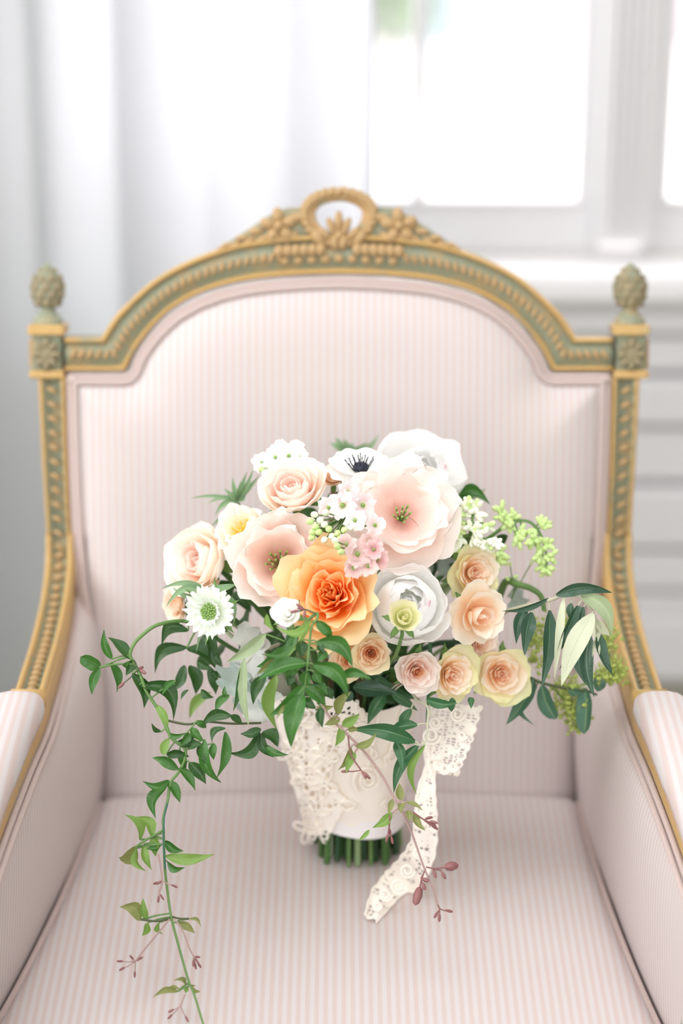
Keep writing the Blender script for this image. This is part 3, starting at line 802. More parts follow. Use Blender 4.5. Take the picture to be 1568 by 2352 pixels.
def rose(name, label, px, py, rpx, mats, lift=0.0, face=None, group=None, layers=None, ruf=.05, sepals=True, cat='flower', roll=None, t=None, stem_dir=None):
    dep = (t if t is not None else bdepth(px, py, lift))+dt(name); c = PT(px, py, dep); Rr = rpx*dep/FPX
    f = face or facing(px, py); loc = c - f*Rr*.62
    o = thing(name, label, cat, loc, frame(f, roll if roll is not None else random.uniform(0, 6.28)), group)
    layers = layers or ROSE
    off = 0
    if layers in (ROSE, SPRAY):
        N_ = 26 if layers is ROSE else 19; layers_ = []
        for i in range(N_):
            f_ = i/(N_-1); li = f_*len(layers)
            m = mats[min(len(mats)-1, int(f_*len(mats)))]
            q = lambda a, b, e=1.0: a+(b-a)*f_**e
            petal(o, m, i*2.39996+random.uniform(-.15, .15), q(.60, 1.05, 1.3)*Rr*random.uniform(.95, 1.06), q(.17, .95, .9)*Rr, (q(3, 86)+random.uniform(-5, 5), q(0, 22, 1.6)+random.uniform(-5, 5), q(-6, 78, 1.4)+random.uniform(-10, 10)),
                  q(.02, .13)*Rr, 0, ruf*Rr*(.3+.8*f_), nu=13, nv=11)
        layers = []
    for li, (n, Lf, Wf, ph, r0) in enumerate(layers):
        m = mats[min(len(mats)-1, int(li*len(mats)/len(layers)))]
        for k in range(n):
            jit = random.uniform(-.12, .12)
            petal(o, m, off+2*math.pi*k/n+jit, Lf*Rr*random.uniform(.9, 1.07), Wf*Rr*random.uniform(.9, 1.08), [p+random.uniform(-9, 9) for p in ph], r0*Rr, 0, ruf*Rr*(.35+.65*li/len(layers)),
                  nu=13 if Rr > .04 else 9, nv=11 if Rr > .04 else 9, point=.0)
        off += 2.4
    if sepals:
        for k in range(5): petal(o, P['sepal'], 2*math.pi*k/5+.3, Rr*(.95 if rpx < 100 else .5), Rr*.16, (100, 75, 110), .03*Rr, -.05*Rr, .02*Rr, 5, 7, 'sepal', point=.1, tipk=.98)
    vs, fs, uv = tube_data([(0, 0, -.14*Rr), (0, 0, -.02*Rr), (0, 0, .06*Rr)], [.10*Rr, .16*Rr, .1*Rr], 8)
    obj('receptacle', vs, fs, M['vstem'], o, local=True)
    add_stem(o, loc-f*Rr*.1, stem_dir or -f)
    if cat == 'bud': STEMS[-1] = STEMS[-1][:3]+(.0018, STEMS[-1][4], M['vstem'])      # buds stand on thin green stalks
    return o
ROSE = [(3, .62, .22, (5, 0, -8), .03), (4, .66, .38, (15, 2, 0), .05), (5, .72, .52, (32, 2, 12), .08), (5, .80, .66, (50, 6, 30), .1), (5, .92, .82, (68, 10, 50), .12), (5, 1.05, .98, (82, 20, 68), .14)]
SPRAY = [(3, .64, .18, (4, 0, -6), .02), (4, .68, .32, (14, 2, 2), .04), (4, .72, .48, (30, 2, 16), .07), (5, .80, .66, (52, 6, 40), .1), (5, 1.0, .95, (80, 16, 70), .12)]
BUDL = [(3, .95, .34, (14, 2, -10), .03), (3, 1.05, .6, (46, 2, 0), .06), (5, 1.2, .75, (72, 0, 40), .08)]
PEON = [(4, .85, .6, (50, 5, -45), .05), (4, 1.08, .85, (80, 8, -58), .08), (4, 1.24, 1.05, (92, 12, -62), .1), (5, 1.16, 1.15, (98, 22, -8), .14)]
CUP = [(4, .62, .4, (20, 0, -20), .05), (5, .74, .6, (45, 0, -14), .1), (5, .88, .8, (66, 4, -6), .12), (5, 1.02, .98, (84, 10, 10), .14), (5, 1.12, 1.1, (96, 24, 34), .14)]
RO = [P['orange0'], P['orange0'], P['orange1'], P['orange1'], P['orange2'], P['orange2']]
SP = [P['spray0'], P['spray0'], P['spray1'], P['spray1'], P['spray2']]
TN = [P['tan0'], P['tan0'], P['tan1'], P['tan1'], P['tan2']]
BL = [P['blush0'], P['blush1'], P['blush1'], P['cream1']]
rose('garden_rose', 'large vivid orange garden rose with ruffled apricot outer petals', 752, 1362, 134, RO, .04, facing(752, 1368, -.12, .25), ruf=.085)
rose('garden_rose', 'cream blush garden rose beside the yellow-centred poppy', 445, 1285, 96, [P['blush0'], P['blush1'], P['cream1'], P['cream1']], .0, facing(445, 1285, -.2, .15), layers=CUP, ruf=.06)
rose('garden_rose', 'soft blush garden rose below the white stock spray', 668, 1112, 88, BL, .0, facing(668, 1112, 0, .3), layers=CUP, ruf=.05)
rose('garden_rose', 'pale peach rose tucked behind the white scabiosa', 395, 1393, 46, [P['spray0'], P['spray1']], -.015, facing(395, 1393, -.3, 0), ruf=.05)
rose('spray_rose', 'small peach rose between blush rose and white anemone', 765, 1088, 38, [P['spray0'], P['spray1']], -.01, facing(765, 1088, 0, .4), ruf=.05)
G = 'peach spray roses'
rose('spray_rose', 'cream peach spray rose topmost beside the white lilac', 1097, 1316, 72, SP, .015, facing(1097, 1316, .1, -.05, .5), G, SPRAY)
rose('spray_rose', 'pale yellow spray rose with small tight peach heart, below the topmost one', 1104, 1415, 66, SP, .03, facing(1104, 1415, .25, -.1, .4), G, BUDL+[(5, 1.15, .68, (88, 50, 80), .12)])
rose('spray_rose', 'golden peach spray rose narrow in shape, just above the lace tail', 1046, 1553, 70, SP, .025, facing(1046, 1553, .25, .05, .4), G, SPRAY)
rose('spray_rose', 'large cream peach spray rose beside the hanging olive leaves', 1155, 1550, 76, SP, .04, facing(1155, 1550, -.05, .1, .3), G, SPRAY)
G = 'tan spray roses'
rose('spray_rose', 'tan spray rose with copper heart right under the orange rose', 852, 1503, 54, TN, .025, facing(862, 1490, -.05, .1, .4), G, SPRAY, stem_dir=FW*.6-UP*.8+RT*.3)
rose('spray_rose', 'tan spray rose partly covered by glossy jasmine leaves', 800, 1515, 60, TN, .01, facing(800, 1515, -.2, .1, .4), G, SPRAY)
rose('spray_rose', 'dusky pink spray rose half hidden above the ivory wrap', 962, 1545, 60, [P['tan0'], P['blush0'], P['blush1']], .005, facing(962, 1545, .1, .0, .4), None, SPRAY)
rose('spray_rose', 'blush rose half hidden behind three cream spray roses', 1112, 1478, 50, [P['spray0'], P['blush1']], -.005, facing(1112, 1478, .2, 0, .5), None, SPRAY)
rose('rose_bud', 'greenish cream rose bud in front of the white peony', 928, 1418, 50, [P['bud']], .05, facing(928, 1418, .05, .45, .3), None, BUDL, cat='bud', stem_dir=UP*-1.0+FW*.35)
rose('rose_bud', 'white half-open bud between scabiosa and orange rose', 660, 1408, 46, [P['white']], .07, facing(664, 1405, -.1, .35, .3), None, BUDL, cat='bud', stem_dir=UP*-1.0+FW*.35)
pe = rose('peony', 'big white peony with a pink fleck, beside the orange rose', 938, 1385, 124, [P['white']], .02, facing(938, 1385, -.25, .5), None, PEON, .05, False)
pe2 = rose('peony', 'large white peony at the top behind the anemone', 968, 1080, 130, [P['white']], -.03, facing(968, 1075, .05, .2), None, PEON, .07, False)
rose('peony', 'half-hidden white peony beneath the double blush poppy', 950, 1312, 52, [P['white']], .0, facing(950, 1312, .1, .1), None, PEON, .06, False)
def fleck(t, pts):
    for th, z, r_ in pts: petal(t, P['fleck'], th, .012, .0025, (20, 0, -20), r_, z, 0, 5, 6, 'pink_fleck')
fleck(pe, [(1.0, .035, .022), (2.5, .036, .018)]); fleck(pe2, [(.5, .035, .02), (3.6, .034, .02)])
def poppy(name, label, px, py, rpx, mat, f, lift, n1, n2, ph1, ph2, stam, sn=24, srad=.1, cm=None, ruf=.08):
    dep = bdepth(px, py, lift)+dt(name); Rr = rpx*dep/FPX; loc = PT(px, py, dep)-f*Rr*.45
    o = thing(name, label, 'flower', loc, frame(f, random.uniform(0, 6)))
    for k in range(n1): petal(o, mat, 2*math.pi*k/n1, Rr*1.15, Rr*1.0, [p+random.uniform(-8, 8) for p in ph1], .05*Rr, 0, ruf*Rr, 17, 13, tipk=.55)
    for k in range(n2): petal(o, mat, 2*math.pi*(k+.5)/max(1, n2), Rr*1.25, Rr*1.1, [p+random.uniform(-8, 8) for p in ph2], .05*Rr, -.02*Rr, ruf*Rr, 17, 13, tipk=.55)
    for k in range(sn):
        a = k*2.4; q = srad*Rr*math.sqrt((k+.5)/sn)
        vs, fs, uv = tube_data([(q*math.cos(a)*.5, q*math.sin(a)*.5, 0), (q*math.cos(a), q*math.sin(a), Rr*.22), (q*1.3*math.cos(a), q*1.3*math.sin(a), Rr*.42)], [.012*Rr, .012*Rr, .026*Rr], 5)
        obj('stamen', vs, fs, stam, o, local=True)
    if cm:
        vs, fs, uv = tube_data([(0, 0, 0), (0, 0, .1*Rr), (0, 0, .25*Rr), (0, 0, .3*Rr)], [.15*Rr, .30*Rr, .26*Rr, .02*Rr], 10)
        obj('flower_heart', vs, fs, cm, o, local=True)
    add_stem(o, loc, -f); return o
poppy('poppy', 'crinkled pale pink poppy cup above the orange rose', 640, 1290, 120, P['poppy'], facing(640, 1290, .15, .05, .5), -.008, 4, 4, (70, 5, 25), (85, 25, 40), M['stam'], 18, .2)
poppy('poppy', 'cream white poppy cup with yellow centre', 556, 1218, 72, P['poppyw'], facing(556, 1218, .0, .3, .5), -.005, 3, 3, (70, 5, 10), (85, 15, 25), M['ystam'], 24, .4)
poppy('poppy', 'big double blush poppy with green centre, next to grey felted leaf', 925, 1178, 112, P['poppy'], facing(915, 1170, -.1, .0, .6), .005, 5, 6, (75, 30, 40), (88, 60, 75), M['stam'], 12, .16, ruf=.09)
poppy('anemone', 'white anemone with black centre at the top of the bouquet', 830, 1056, 64, P['white'], (facing(832, 1068, 0, 1.2)), .005, 4, 4, (85, 70, 60), (90, 80, 75), M['black'], 30, .5, M['black'], .04)
# scabiosa
def scabiosa():
    px, py = 478, 1405; dep = bdepth(px, py, .03)+dt('scabiosa'); f = facing(px, py, -.05, .05, .5); Rr = 62*dep/FPX; loc = PT(px, py, dep)-f*Rr*.25
    o = thing('scabiosa', 'white ruffled scabiosa with pale green pincushion centre', 'flower', loc, frame(f, .3))
    for k in range(11): petal(o, P['scab'], 2*math.pi*k/11, Rr*.95, Rr*.3, (80, 66, 85+random.uniform(-20, 20)), .1*Rr, 0, .07*Rr, 9, 8, notch=.15)
    for k in range(8): petal(o, P['scab'], 2*math.pi*(k+.4)/8, Rr*.55, Rr*.2, (60, 40, 55), .1*Rr, .02, .05*Rr, 7, 7, notch=.15) if False else petal(o, P['scab'], 2*math.pi*(k+.4)/8, Rr*.55, Rr*.2, (60, 40, 55), .1*Rr, .04*Rr, .05*Rr, 7, 7, notch=.15)
    me = ell_mesh('pincushion_bead', M['stam'], 6, 5)
    for k in range(34):
        a = k*2.4; q = .32*math.sqrt((k+.5)/34); link('pincushion_bead', me, o, (q*Rr*math.cos(a), q*Rr*math.sin(a), Rr*(.28-.5*q*q)), None, (Rr*.05,)*3)
    add_stem(o, loc, -f)
    for k in range(6): petal(o, P['sepal'], k*1.05+.2, Rr*1.25, Rr*.1, (95, 80, 70), .05*Rr, -.08*Rr, .02*Rr, 5, 8, 'bract', point=.1, tipk=.98)
scabiosa()
# stock and lilac
def floret(parent, loc, f, r_, mat, n=4, heart=True):
    fr = frame(f, random.uniform(0, 6)); inv = root_inv(parent)
    m = inv @ (Matrix.Translation(loc) @ fr.to_4x4())
    for k in range(n):
        p_ = petal(parent, mat, 2*math.pi*k/n, r_*1.05, r_*.7, (50, 70+random.uniform(-10, 10), 85), .06*r_, 0, .08*r_, 9, 8, 'floret_petal', notch=.1)
        p_.matrix_local = m
    if heart:
        o = link('floret_heart', FH, parent); o.matrix_local = m @ Matrix.Translation((0, 0, r_*.2)) @ Matrix.Diagonal((r_*.16, r_*.16, r_*.2, 1))
FH = ell_mesh('floret_heart', M['stam'], 6, 5)
GB = ell_mesh('bud', M['gbud'], 8, 6); WB = ell_mesh('bud', M['wbud'], 8, 6)
def budat(parent, me, p, d, r_, l_):
    q = d.to_track_quat('Z', 'Y').to_matrix().to_4x4(); o = link('bud', me, parent)
    o.matrix_local = root_inv(parent) @ (Matrix.Translation(p) @ q @ Matrix.Diagonal((r_, r_, l_, 1)))
def stock(label, fl, buds, mat, base, lift):
    lift = lift-dt('stock_flower'); dep = bdepth(*base, lift); loc = PT(*base, dep+.014); t = thing('stock_flower', label, 'flower', loc)
    for x, y, r_, m_ in fl:
        d = bdepth(x, y, lift+random.uniform(0, .008)); f = facing(x, y, random.uniform(-.4, .4), random.uniform(-.3, .4), .5)
        p = PT(x, y, d); floret(t, p-f*r_*d/FPX*.3, f, r_*d/FPX, m_ or mat)
        tube('flower_stalk', [loc, (loc+p)/2+Vector((0, 0, -.004)), p-f*r_*d/FPX*.3], .001, M['vstem'], t, 5)
    for x, y in buds:
        d = bdepth(x, y, lift+.012); p = PT(x, y, d); budat(t, GB if random.random() < .7 else WB, p, (p-loc).normalized()*.5+Vector((0, -.5, .2)), .0032, .0058)
        tube('flower_stalk', [loc, (loc+p)/2, p], .0007, M['vstem'], t, 5)
    add_stem(t, loc, FW+UP*.35 if base == (830, 1270) else Vector((-.35, .3, -1)))
stock('pale pink stock flowers with green buds, left of the double poppy', [(785, 1160, 36, None), (835, 1160, 32, None), (815, 1195, 28, P['white']), (755, 1165, 28, None), (862, 1205, 26, None), (800, 1130, 28, None)],
      [(722, 1182), (712, 1198), (725, 1210), (735, 1195), (745, 1205), (755, 1215), (718, 1222), (732, 1222), (745, 1240), (762, 1232), (780, 1236), (775, 1225), (748, 1178), (790, 1218), (806, 1212), (716, 1235)], P['stock'], (790, 1190), .03)
stock('dusty mauve stock flowers between orange rose and double poppy', [(822, 1272, 34, None), (850, 1245, 28, None), (795, 1250, 26, None), (868, 1285, 28, P['rosy']), (858, 1262, 24, P['rosy']), (812, 1305, 26, None), (845, 1300, 26, None)],
      [(775, 1255), (783, 1268), (770, 1242)], P['mauve'], (830, 1270), .03)
stock('white stock spray blurred behind the blush rose at the top', [(600, 1062, 24, None), (632, 1050, 26, None), (662, 1045, 28, None), (645, 1030, 24, None), (678, 1028, 22, None), (615, 1078, 20, None), (688, 1050, 22, None)],
      [(600, 1078), (608, 1086), (622, 1088)], P['white'], (640, 1065), -.035)
def CR(ox, oy, s):
    return lambda x, y: (ox+x/s, oy+y/s)
c8 = CR(960, 1100, 3.267); c5 = CR(180, 1420, 3.409); c6 = CR(220, 1850, 3.409); c3 = CR(480, 1380, 3.267); c7 = CR(600, 1580, 3.015); c4 = CR(860, 1380, 2.703)
def lilac(label, stempx, nodes, me, dep, n_per, rad, ln, spread, base, col_):
    dep += dt('lilac_sprig'); pts = [PT(*c8(x, y), dep+dz) for x, y, dz in stempx]
    t = thing('lilac_sprig', label, 'flower', pts[0]); C_ = cr(pts, 6)
    tube('twig', C_, [.0022*(1-.6*i/len(C_)) for i in range(len(C_))], M['vstem'], t, 6)
    for x, y in nodes:
        q = PT(*c8(x, y), dep); near = min(C_, key=lambda a: (a-q).length)
        tube('stalk', [near, (near+q)/2+Vector((0, 0, .001)), q], .0009, M['vstem'], t, 5)
        for k in range(n_per):
            d = Vector((random.gauss(0, 1), random.gauss(-.4, 1), random.gauss(0, 1))).normalized()
            budat(t, me if random.random() < .8 else GB, q+d*random.uniform(.3, 1)*spread, (d+(q-near).normalized()*.6).normalized(), rad, ln)
    add_stem(t, pts[0], Vector((-.5, 0, -.6)))
lilac('drooping lilac sprig of tight lime green buds', [(420, 520, .03), (560, 420, .01), (700, 330, 0), (830, 320, 0), (920, 420, 0), (960, 560, 0), (965, 680, 0)],
      [(615, 225), (610, 280), (660, 275), (720, 275), (650, 340), (690, 360), (770, 400), (760, 460), (860, 390), (930, 320), (950, 345), (870, 440), (900, 480), (980, 480), (920, 530), (890, 585), (960, 590), (1010, 580), (930, 650), (990, 660), (950, 700), (620, 560), (630, 610), (600, 640), (740, 440), (850, 480)], GB, 2.33, 5, .0027, .0046, .006, None, None)
lilac('white lilac sprig above the topmost spray rose', [(380, 640, .05), (380, 480, .02), (400, 350, 0), (420, 240, 0)],
      [(380, 180), (350, 215), (410, 220), (450, 200), (260, 260), (330, 260), (450, 250), (310, 340), (380, 350), (290, 390), (430, 380), (270, 470), (310, 460), (480, 400), (540, 350), (420, 460), (480, 450), (550, 480), (520, 520), (590, 490), (290, 510), (460, 500)], WB, 2.292, 6, .0028, .0050, .0066, None, None)

# ------------------------------------------------------------------ leaves and sprigs
def leaf(t, mat, a, b, wpx, ta, tb, bow=0.0, fold=.35, sag=0.0, roll=0.0, name='leaf', wave=.0, shape='lance', nv=11, blunt=0):
    A = PT(*a, ta); Bp = PT(*b, tb); Lv = Bp-A; L = Lv.length; d = Lv/L; tm = (ta+tb)/2
    w_ = wpx*tm/FPX/2*1.1
    view = (CAM-(A+Bp)/2).normalized(); side_ = d.cross(view).normalized(); nrm = side_.cross(d).normalized()
    if roll: q = Matrix.Rotation(roll, 3, d); side_ = q @ side_; nrm = q @ nrm
    nu = 7; vs = []; uv = []; ph = random.uniform(0, 6)
    for j in range(nv):
        v = j/(nv-1)
        if shape == 'lance': wv = math.sin(math.pi*min(1, (v*.97+.015))**.72)**.95*(1-.25*v**3) if not blunt else math.sin(math.pi*(v*.9+.02)**.9)**.6
        elif shape == 'lobe': wv = (.2+.8*math.sin(math.pi*(v*.86+.05)))*(1+.28*math.sin(v*15+ph))
        else: wv = min(1, v*6)*(1-v)**.35
        if v > .999: wv = .0 if shape != 'lobe' else .15
        c = A+Lv*v+side_*(bow*1.5*L*math.sin(math.pi*v))+nrm*(sag*L*math.sin(math.pi*v))
        for i in range(nu):
            u = -1+2*i/(nu-1)
            off = nrm*(fold*w_*wv*(abs(u)**1.3)) + nrm*(wave*w_*math.sin(v*11+ph+u*2)*abs(u))
            vs.append(c+side_*(u*w_*wv)+off); uv.append((i/(nu-1), v))
    return obj(name, vs, gridf(nu, nv), mat, t, uvs=uv)
def sprig(name, label, cat, stem, srad, smat, leaves, group=None, base=None, jit=.012, tstem=True):
    """stem: list of (px,py,t); leaves: (mat,a,b,w,t,bow)"""
    dd = dt(name); stem = [(x, y, t+dd) for x, y, t in stem]; pts = [PT(x, y, t) for x, y, t in stem]; C_ = cr(pts, 7)
    o = thing(name, label, cat, pts[0], None, group)
    tube('main_stem', C_, [srad*(1-.45*i/len(C_)) for i in range(len(C_))], smat, o, 7)
    sp = [(p[0], p[1], p[2]) for p in stem]
    def depth_at(x, y): return min(sp, key=lambda q: (q[0]-x)**2+(q[1]-y)**2)[2]
    for lf in leaves:
        mat, a, b, w_ = lf[:4]; bow = lf[4] if len(lf) > 4 else random.uniform(-.08, .08); kw = lf[5] if len(lf) > 5 else {}
        ta = kw.pop('t', None); ta = ta+dd if ta else depth_at(*a); tb = ta+random.uniform(-jit, jit*.6)
        kw.setdefault('fold', random.uniform(.3, .65)); kw.setdefault('sag', random.uniform(-.03, .13)); kw.setdefault('roll', random.uniform(-.5, .5)); kw.setdefault('wave', .1)
        # short stalk to the nearest stem point
        A = PT(*a, ta); near = min(C_, key=lambda q: (q-A).length)
        lo = leaf(o, P[mat], a, b, w_, ta, tb, bow, **kw)
        if .002 < (near-A).length < .03: tube('leaf_stalk', [near, (near+A)/2+Vector((0, 0, .001)), A], .0008, smat, o, 5)
    if tstem: add_stem(o, pts[0], Vector((.2, .3, -.6)), .0022)
    return o
def buds(o, base, tips, dep, mat, smat, r_=.0015, l_=.0042):
    me = ell_mesh('bud', mat, 6, 5); prev = [PT(*q, dep) for q in base]
    tube('bud_stalk', cr(prev, 4) if len(prev) > 2 else prev, .0008, smat, o, 5)
    for q in tips:
        p = PT(*q, dep+random.uniform(-.004, .004)); a = min(prev, key=lambda k: (k-p).length)
        tube('bud_stalk', [a, (a+p)/2+Vector((0, 0, -.0008)), p], .0006, smat, o, 5); budat(o, me, p, (p-a).normalized(), r_, l_)
def L_(conv, rows, scale):
    out = []
    for r_ in rows:
        m, x0, y0, x1, y1, w_ = r_[:6]; out.append((m, conv(x0, y0), conv(x1, y1), w_/scale) + tuple(r_[6:]))
    return out
s5 = [c5(x, y)+(t,) for x, y, t in [(960, 60, 2.30), (850, 25, 2.28), (740, 25, 2.27), (600, 60, 2.26), (480, 150, 2.255), (425, 220, 2.25), (405, 290, 2.25), (440, 360, 2.25), (490, 460, 2.245), (530, 570, 2.245), (620, 710, 2.245), (690, 850, 2.24), (730, 940, 2.24), (830, 1020, 2.24), (830, 1110, 2.24), (780, 1210, 2.235), (720, 1290, 2.235), (700, 1420, 2.23), (665, 1568, 2.23)]]
s6 = [c6(x, y)+(t,) for x, y, t in [(530, 190, 2.225), (540, 480, 2.22), (565, 700, 2.215), (590, 870, 2.205), (640, 1070, 2.195), (725, 1370, 2.18), (770, 1480, 2.175), (845, 1730, 2.165)]]
rows5 = [('jas', 260, 320, 200, 85, 62, -.08), ('jasd', 405, 315, 232, 150, 85, .06), ('jas', 170, 385, 15, 300, 110, .05, {'blunt': 1}), ('jas', 165, 390, 105, 600, 72, .06), ('jas', 255, 350, 300, 582, 72, -.1),
         ('jasd', 425, 430, 512, 708, 92, -.12), ('jasd', 480, 520, 742, 812, 120, -.22), ('jasd', 440, 330, 372, 450, 72), ('jasl', 615, 680, 690, 900, 66, -.1), ('jasl', 705, 945, 665, 1075, 62, .06, {'blunt': 1}),
         ('jasd', 645, 890, 572, 822, 42), ('jas', 715, 905, 845, 895, 44, .1), ('jas', 785, 1180, 578, 1092, 88, .1), ('jas', 790, 1175, 915, 1352, 72, -.06), ('jasd', 870, 1130, 998, 1298, 92, -.04),
         ('jas', 712, 1275, 503, 1274, 72, -.18), ('jas', 705, 1275, 795, 1448, 80, -.04), ('jas', 692, 1315, 606, 1570, 92, .18), ('jas', 985, 950, 1122, 1292, 84, .12), ('jas', 1150, 890, 1082, 1252, 84, -.03),
         ('jasd', 1150, 860, 1045, 980, 60, .2), ('jas', 790, 1030, 835, 1200, 62), ('jasd', 690, 1065, 870, 1085, 70, -.1), ('jasd', 1195, 760, 955, 850, 86, .12), ('jasd', 1190, 760, 1282, 835, 56),
         ('jas', 1180, 600, 1072, 745, 62, .1), ('jas', 1160, 625, 1148, 530, 36), ('jasd', 850, 1000, 970, 985, 75), ('jasd', 770, 985, 915, 905, 70, .1), ('jasd', 860, 90, 650, 220, 105, .25),
         ('jasd', 850, 225, 600, 430, 100, .2), ('jasd', 835, 370, 728, 580, 86, -.08), ('jasd', 850, 235, 1080, 410, 100, -.1), ('jasd', 870, 370, 915, 600, 110, -.05), ('jas', 760, 490, 655, 605, 50, .1),
         ('jasl', 1030, 580, 870, 785, 80, .1, {'t': 2.34}), ('jasd', 1000, 110, 1030, 370, 84), ('jasd', 1030, 380, 1075, 600, 84), ('jasd', 1030, 430, 1165, 478, 50), ('jasd', 860, 560, 800, 640, 30),
         ('jasd', 930, 340, 1050, 400, 70), ('jasd', 960, 560, 1060, 620, 60), ('jas', 930, 800, 1000, 860, 60), ('jas', 880, 860, 980, 960, 66), ('jasd', 940, 1000, 1000, 1140, 64), ('jas', 1060, 980, 1060, 1110, 60), ('jas', 870, 900, 800, 1000, 64), ('jas', 370, 390, 400, 330, 40),
         ('jasd', 1430, 870, 1268, 905, 74, -.1), ('jasd', 1420, 890, 1160, 1050, 100, -.2), ('jasd', 1430, 900, 1535, 1092, 74, .12), ('jasd', 1440, 890, 1560, 1010, 110, -.1), ('jas', 1460, 1000, 1650, 1070, 60, .1)]
v1 = sprig('jasmine_vine', 'long trailing jasmine vine spilling over the seat beside the wrap', 'vine', s5+s6, .0019, M['vstem'], L_(c5, rows5, 3.409) + L_(c6, [
    ('jasl', 348, 268, 224, 72, 78, .14), ('jasl', 445, 245, 304, 88, 86, .16), ('jaso', 312, 322, 190, 425, 112, -.1, {'blunt': 1}), ('jasl', 320, 335, 398, 516, 62, .16), ('jasl', 378, 300, 440, 508, 66, .12), ('jasl', 462, 238, 468, 398, 76),
    ('jas', 540, 280, 688, 357, 66, .1), ('jasl', 548, 400, 930, 380, 86, .06, {'wave': .2}), ('jas', 560, 440, 702, 482, 56, .16), ('jas', 500, 320, 395, 335, 60),
    ('jaso', 352, 893, 184, 795, 104, .18), ('jasl', 392, 888, 370, 724, 58), ('jasl', 408, 918, 362, 1022, 54, -.1), ('jasl', 492, 918, 527, 1007, 44, .2), ('jaso', 640, 920, 776, 1002, 60, -.05), ('jaso', 728, 888, 822, 955, 28, -.2),
    ('jaso', 705, 1405, 598, 1372, 38, .2), ('jaso', 655, 1440, 550, 1444, 28, .1), ('jaso', 645, 1455, 444, 1506, 48, .12), ('jaso', 740, 1420, 822, 1456, 34, .12), ('jaso', 735, 1412, 792, 1414, 18), ('jasl', 720, 1420, 700, 1470, 40)], 3.409), jit=.010)
tube('petiole', cr([PT(*c6(590, 880), 2.205), PT(*c6(480, 906), 2.2), PT(*c6(350, 893), 2.2)], 6), .001, M['dstem'], v1, 6)
tube('petiole', cr([PT(*c6(595, 872), 2.205), PT(*c6(660, 886), 2.2), PT(*c6(730, 886), 2.2)], 6), .0009, M['dstem'], v1, 6)
tube('petiole', cr([PT(*c6(525, 195), 2.225), PT(*c6(400, 265), 2.22), PT(*c6(310, 325), 2.22)], 6), .0011, M['vstem'], v1, 6)
tube('petiole', cr([PT(*c5(440, 360), 2.25), PT(*c5(300, 360), 2.245), PT(*c5(165, 385), 2.24)], 6), .001, M['vstem'], v1, 6)
tube('petiole', cr([PT(*c5(690, 800), 2.243), PT(*c5(850, 830), 2.245), PT(*c5(1000, 810), 2.25), PT(*c5(1200, 825), 2.26), PT(*c5(1430, 820), 2.27)], 6), .0011, M['dstem'], v1, 6)
tube('florist_wire', cr([PT(*c6(560, -20), 2.22), PT(*c6(535, 100), 2.219), PT(*c6(530, 300), 2.216), PT(*c6(545, 500), 2.214)], 6), .0007, M['wire'], v1, 5)
for bs, tp, d in [([(578, 890), (470, 1020), (380, 1130), (310, 1220)], [(190, 1220), (205, 1280), (305, 1322), (280, 1190), (345, 1200)], 2.195), ([(612, 885), (680, 980), (728, 1110), (765, 1180)], [(798, 1186), (780, 1258), (810, 1250), (764, 1235), (790, 1215)], 2.195),
                  ([(700, 1475), (662, 1570)], [(590, 1608), (580, 1655), (712, 1672)], 2.172), ([(492, 380), (520, 590), (495, 680)], [(490, 735), (518, 718), (615, 631), (470, 608), (495, 605)], 2.21)]:
    buds(v1, [c6(*q) for q in bs], [c6(*q) for q in tp], d, M['rbud'], M['mstem'], .0012, .0036)
buds(v1, [c5(430, 330), c5(470, 400)], [c5(505, 420), c5(490, 390), c5(335, 525)], 2.245, M['rbud'], M['dstem'], .0018)
# front jasmine
s3 = [c3(x, y)+(t,) for x, y, t in [(805, 95, 2.215), (808, 140, 2.21), (772, 185, 2.208), (755, 300, 2.206), (740, 470, 2.205), (720, 640, 2.21)]]
rows3 = [('jasl', 765, 150, 498, 195, 70, -.25), ('jas', 660, 195, 385, 400, 86, -.22), ('jas', 810, 150, 926, 295, 84, -.1), ('jas', 808, 305, 1078, 500, 120, -.16), ('jas', 732, 470, 352, 608, 112, .06), ('jas', 782, 478, 1042, 730, 118, -.16),
         ('jas', 985, 565, 1222, 592, 72, -.1), ('jas', 715, 630, 448, 862, 104, -.06), ('jas', 728, 640, 872, 790, 108, -.05), ('jas', 705, 690, 615, 1098, 145, .02), ('jasl', 500, 560, 515, 975, 104, .16), ('jas', 570, 350, 355, 495, 104, -.1), ('jaso', 520, 430, 358, 552, 60),
         ('olivem', 425, 250, 130, 460, 88, -.04), ('olivem', 268, 430, 300, 950, 80, .02), ('jas', 742, 530, 718, 625, 88, 0, {'blunt': 1}), ('jas', 790, 535, 845, 625, 66), ('jasd', 700, 735, 805, 812, 76), ('jaso', 625, 780, 508, 884, 40),
         ('jasd', 840, 800, 852, 955, 66), ('jas', 795, 635, 892, 705, 80), ('jas', 690, 200, 640, 300, 70), ('jasl', 760, 190, 580, 430, 26), ('jasd', 690, 300, 700, 420, 90), ('jasd', 640, 250, 560, 340, 80), ('jasd', 640, 560, 590, 640, 66), ('jasd', 600, 340, 640, 430, 70),
         ('jas', 880, 380, 810, 460, 70), ('jasd', 820, 330, 860, 400, 60), ('jasd', 255, 480, 180, 830, 66), ('jasd', 420, 560, 330, 780, 84), ('jasl', 430, 100, 490, 220, 40, .1), ('jasd', 560, 460, 620, 520, 80), ('jas', 650, 480, 560, 560, 80), ('jasd', 900, 650, 930, 740, 60), ('jaso', 700, 380, 760, 440, 60)]
v2 = sprig('jasmine_sprig', 'glossy green jasmine sprig hanging down below the orange rose', 'foliage', [(690, 1532, 2.31), (676, 1492, 2.255), (694, 1440, 2.218)]+s3, .0017, M['vstem'], L_(c3, rows3, 3.267), jit=.01)
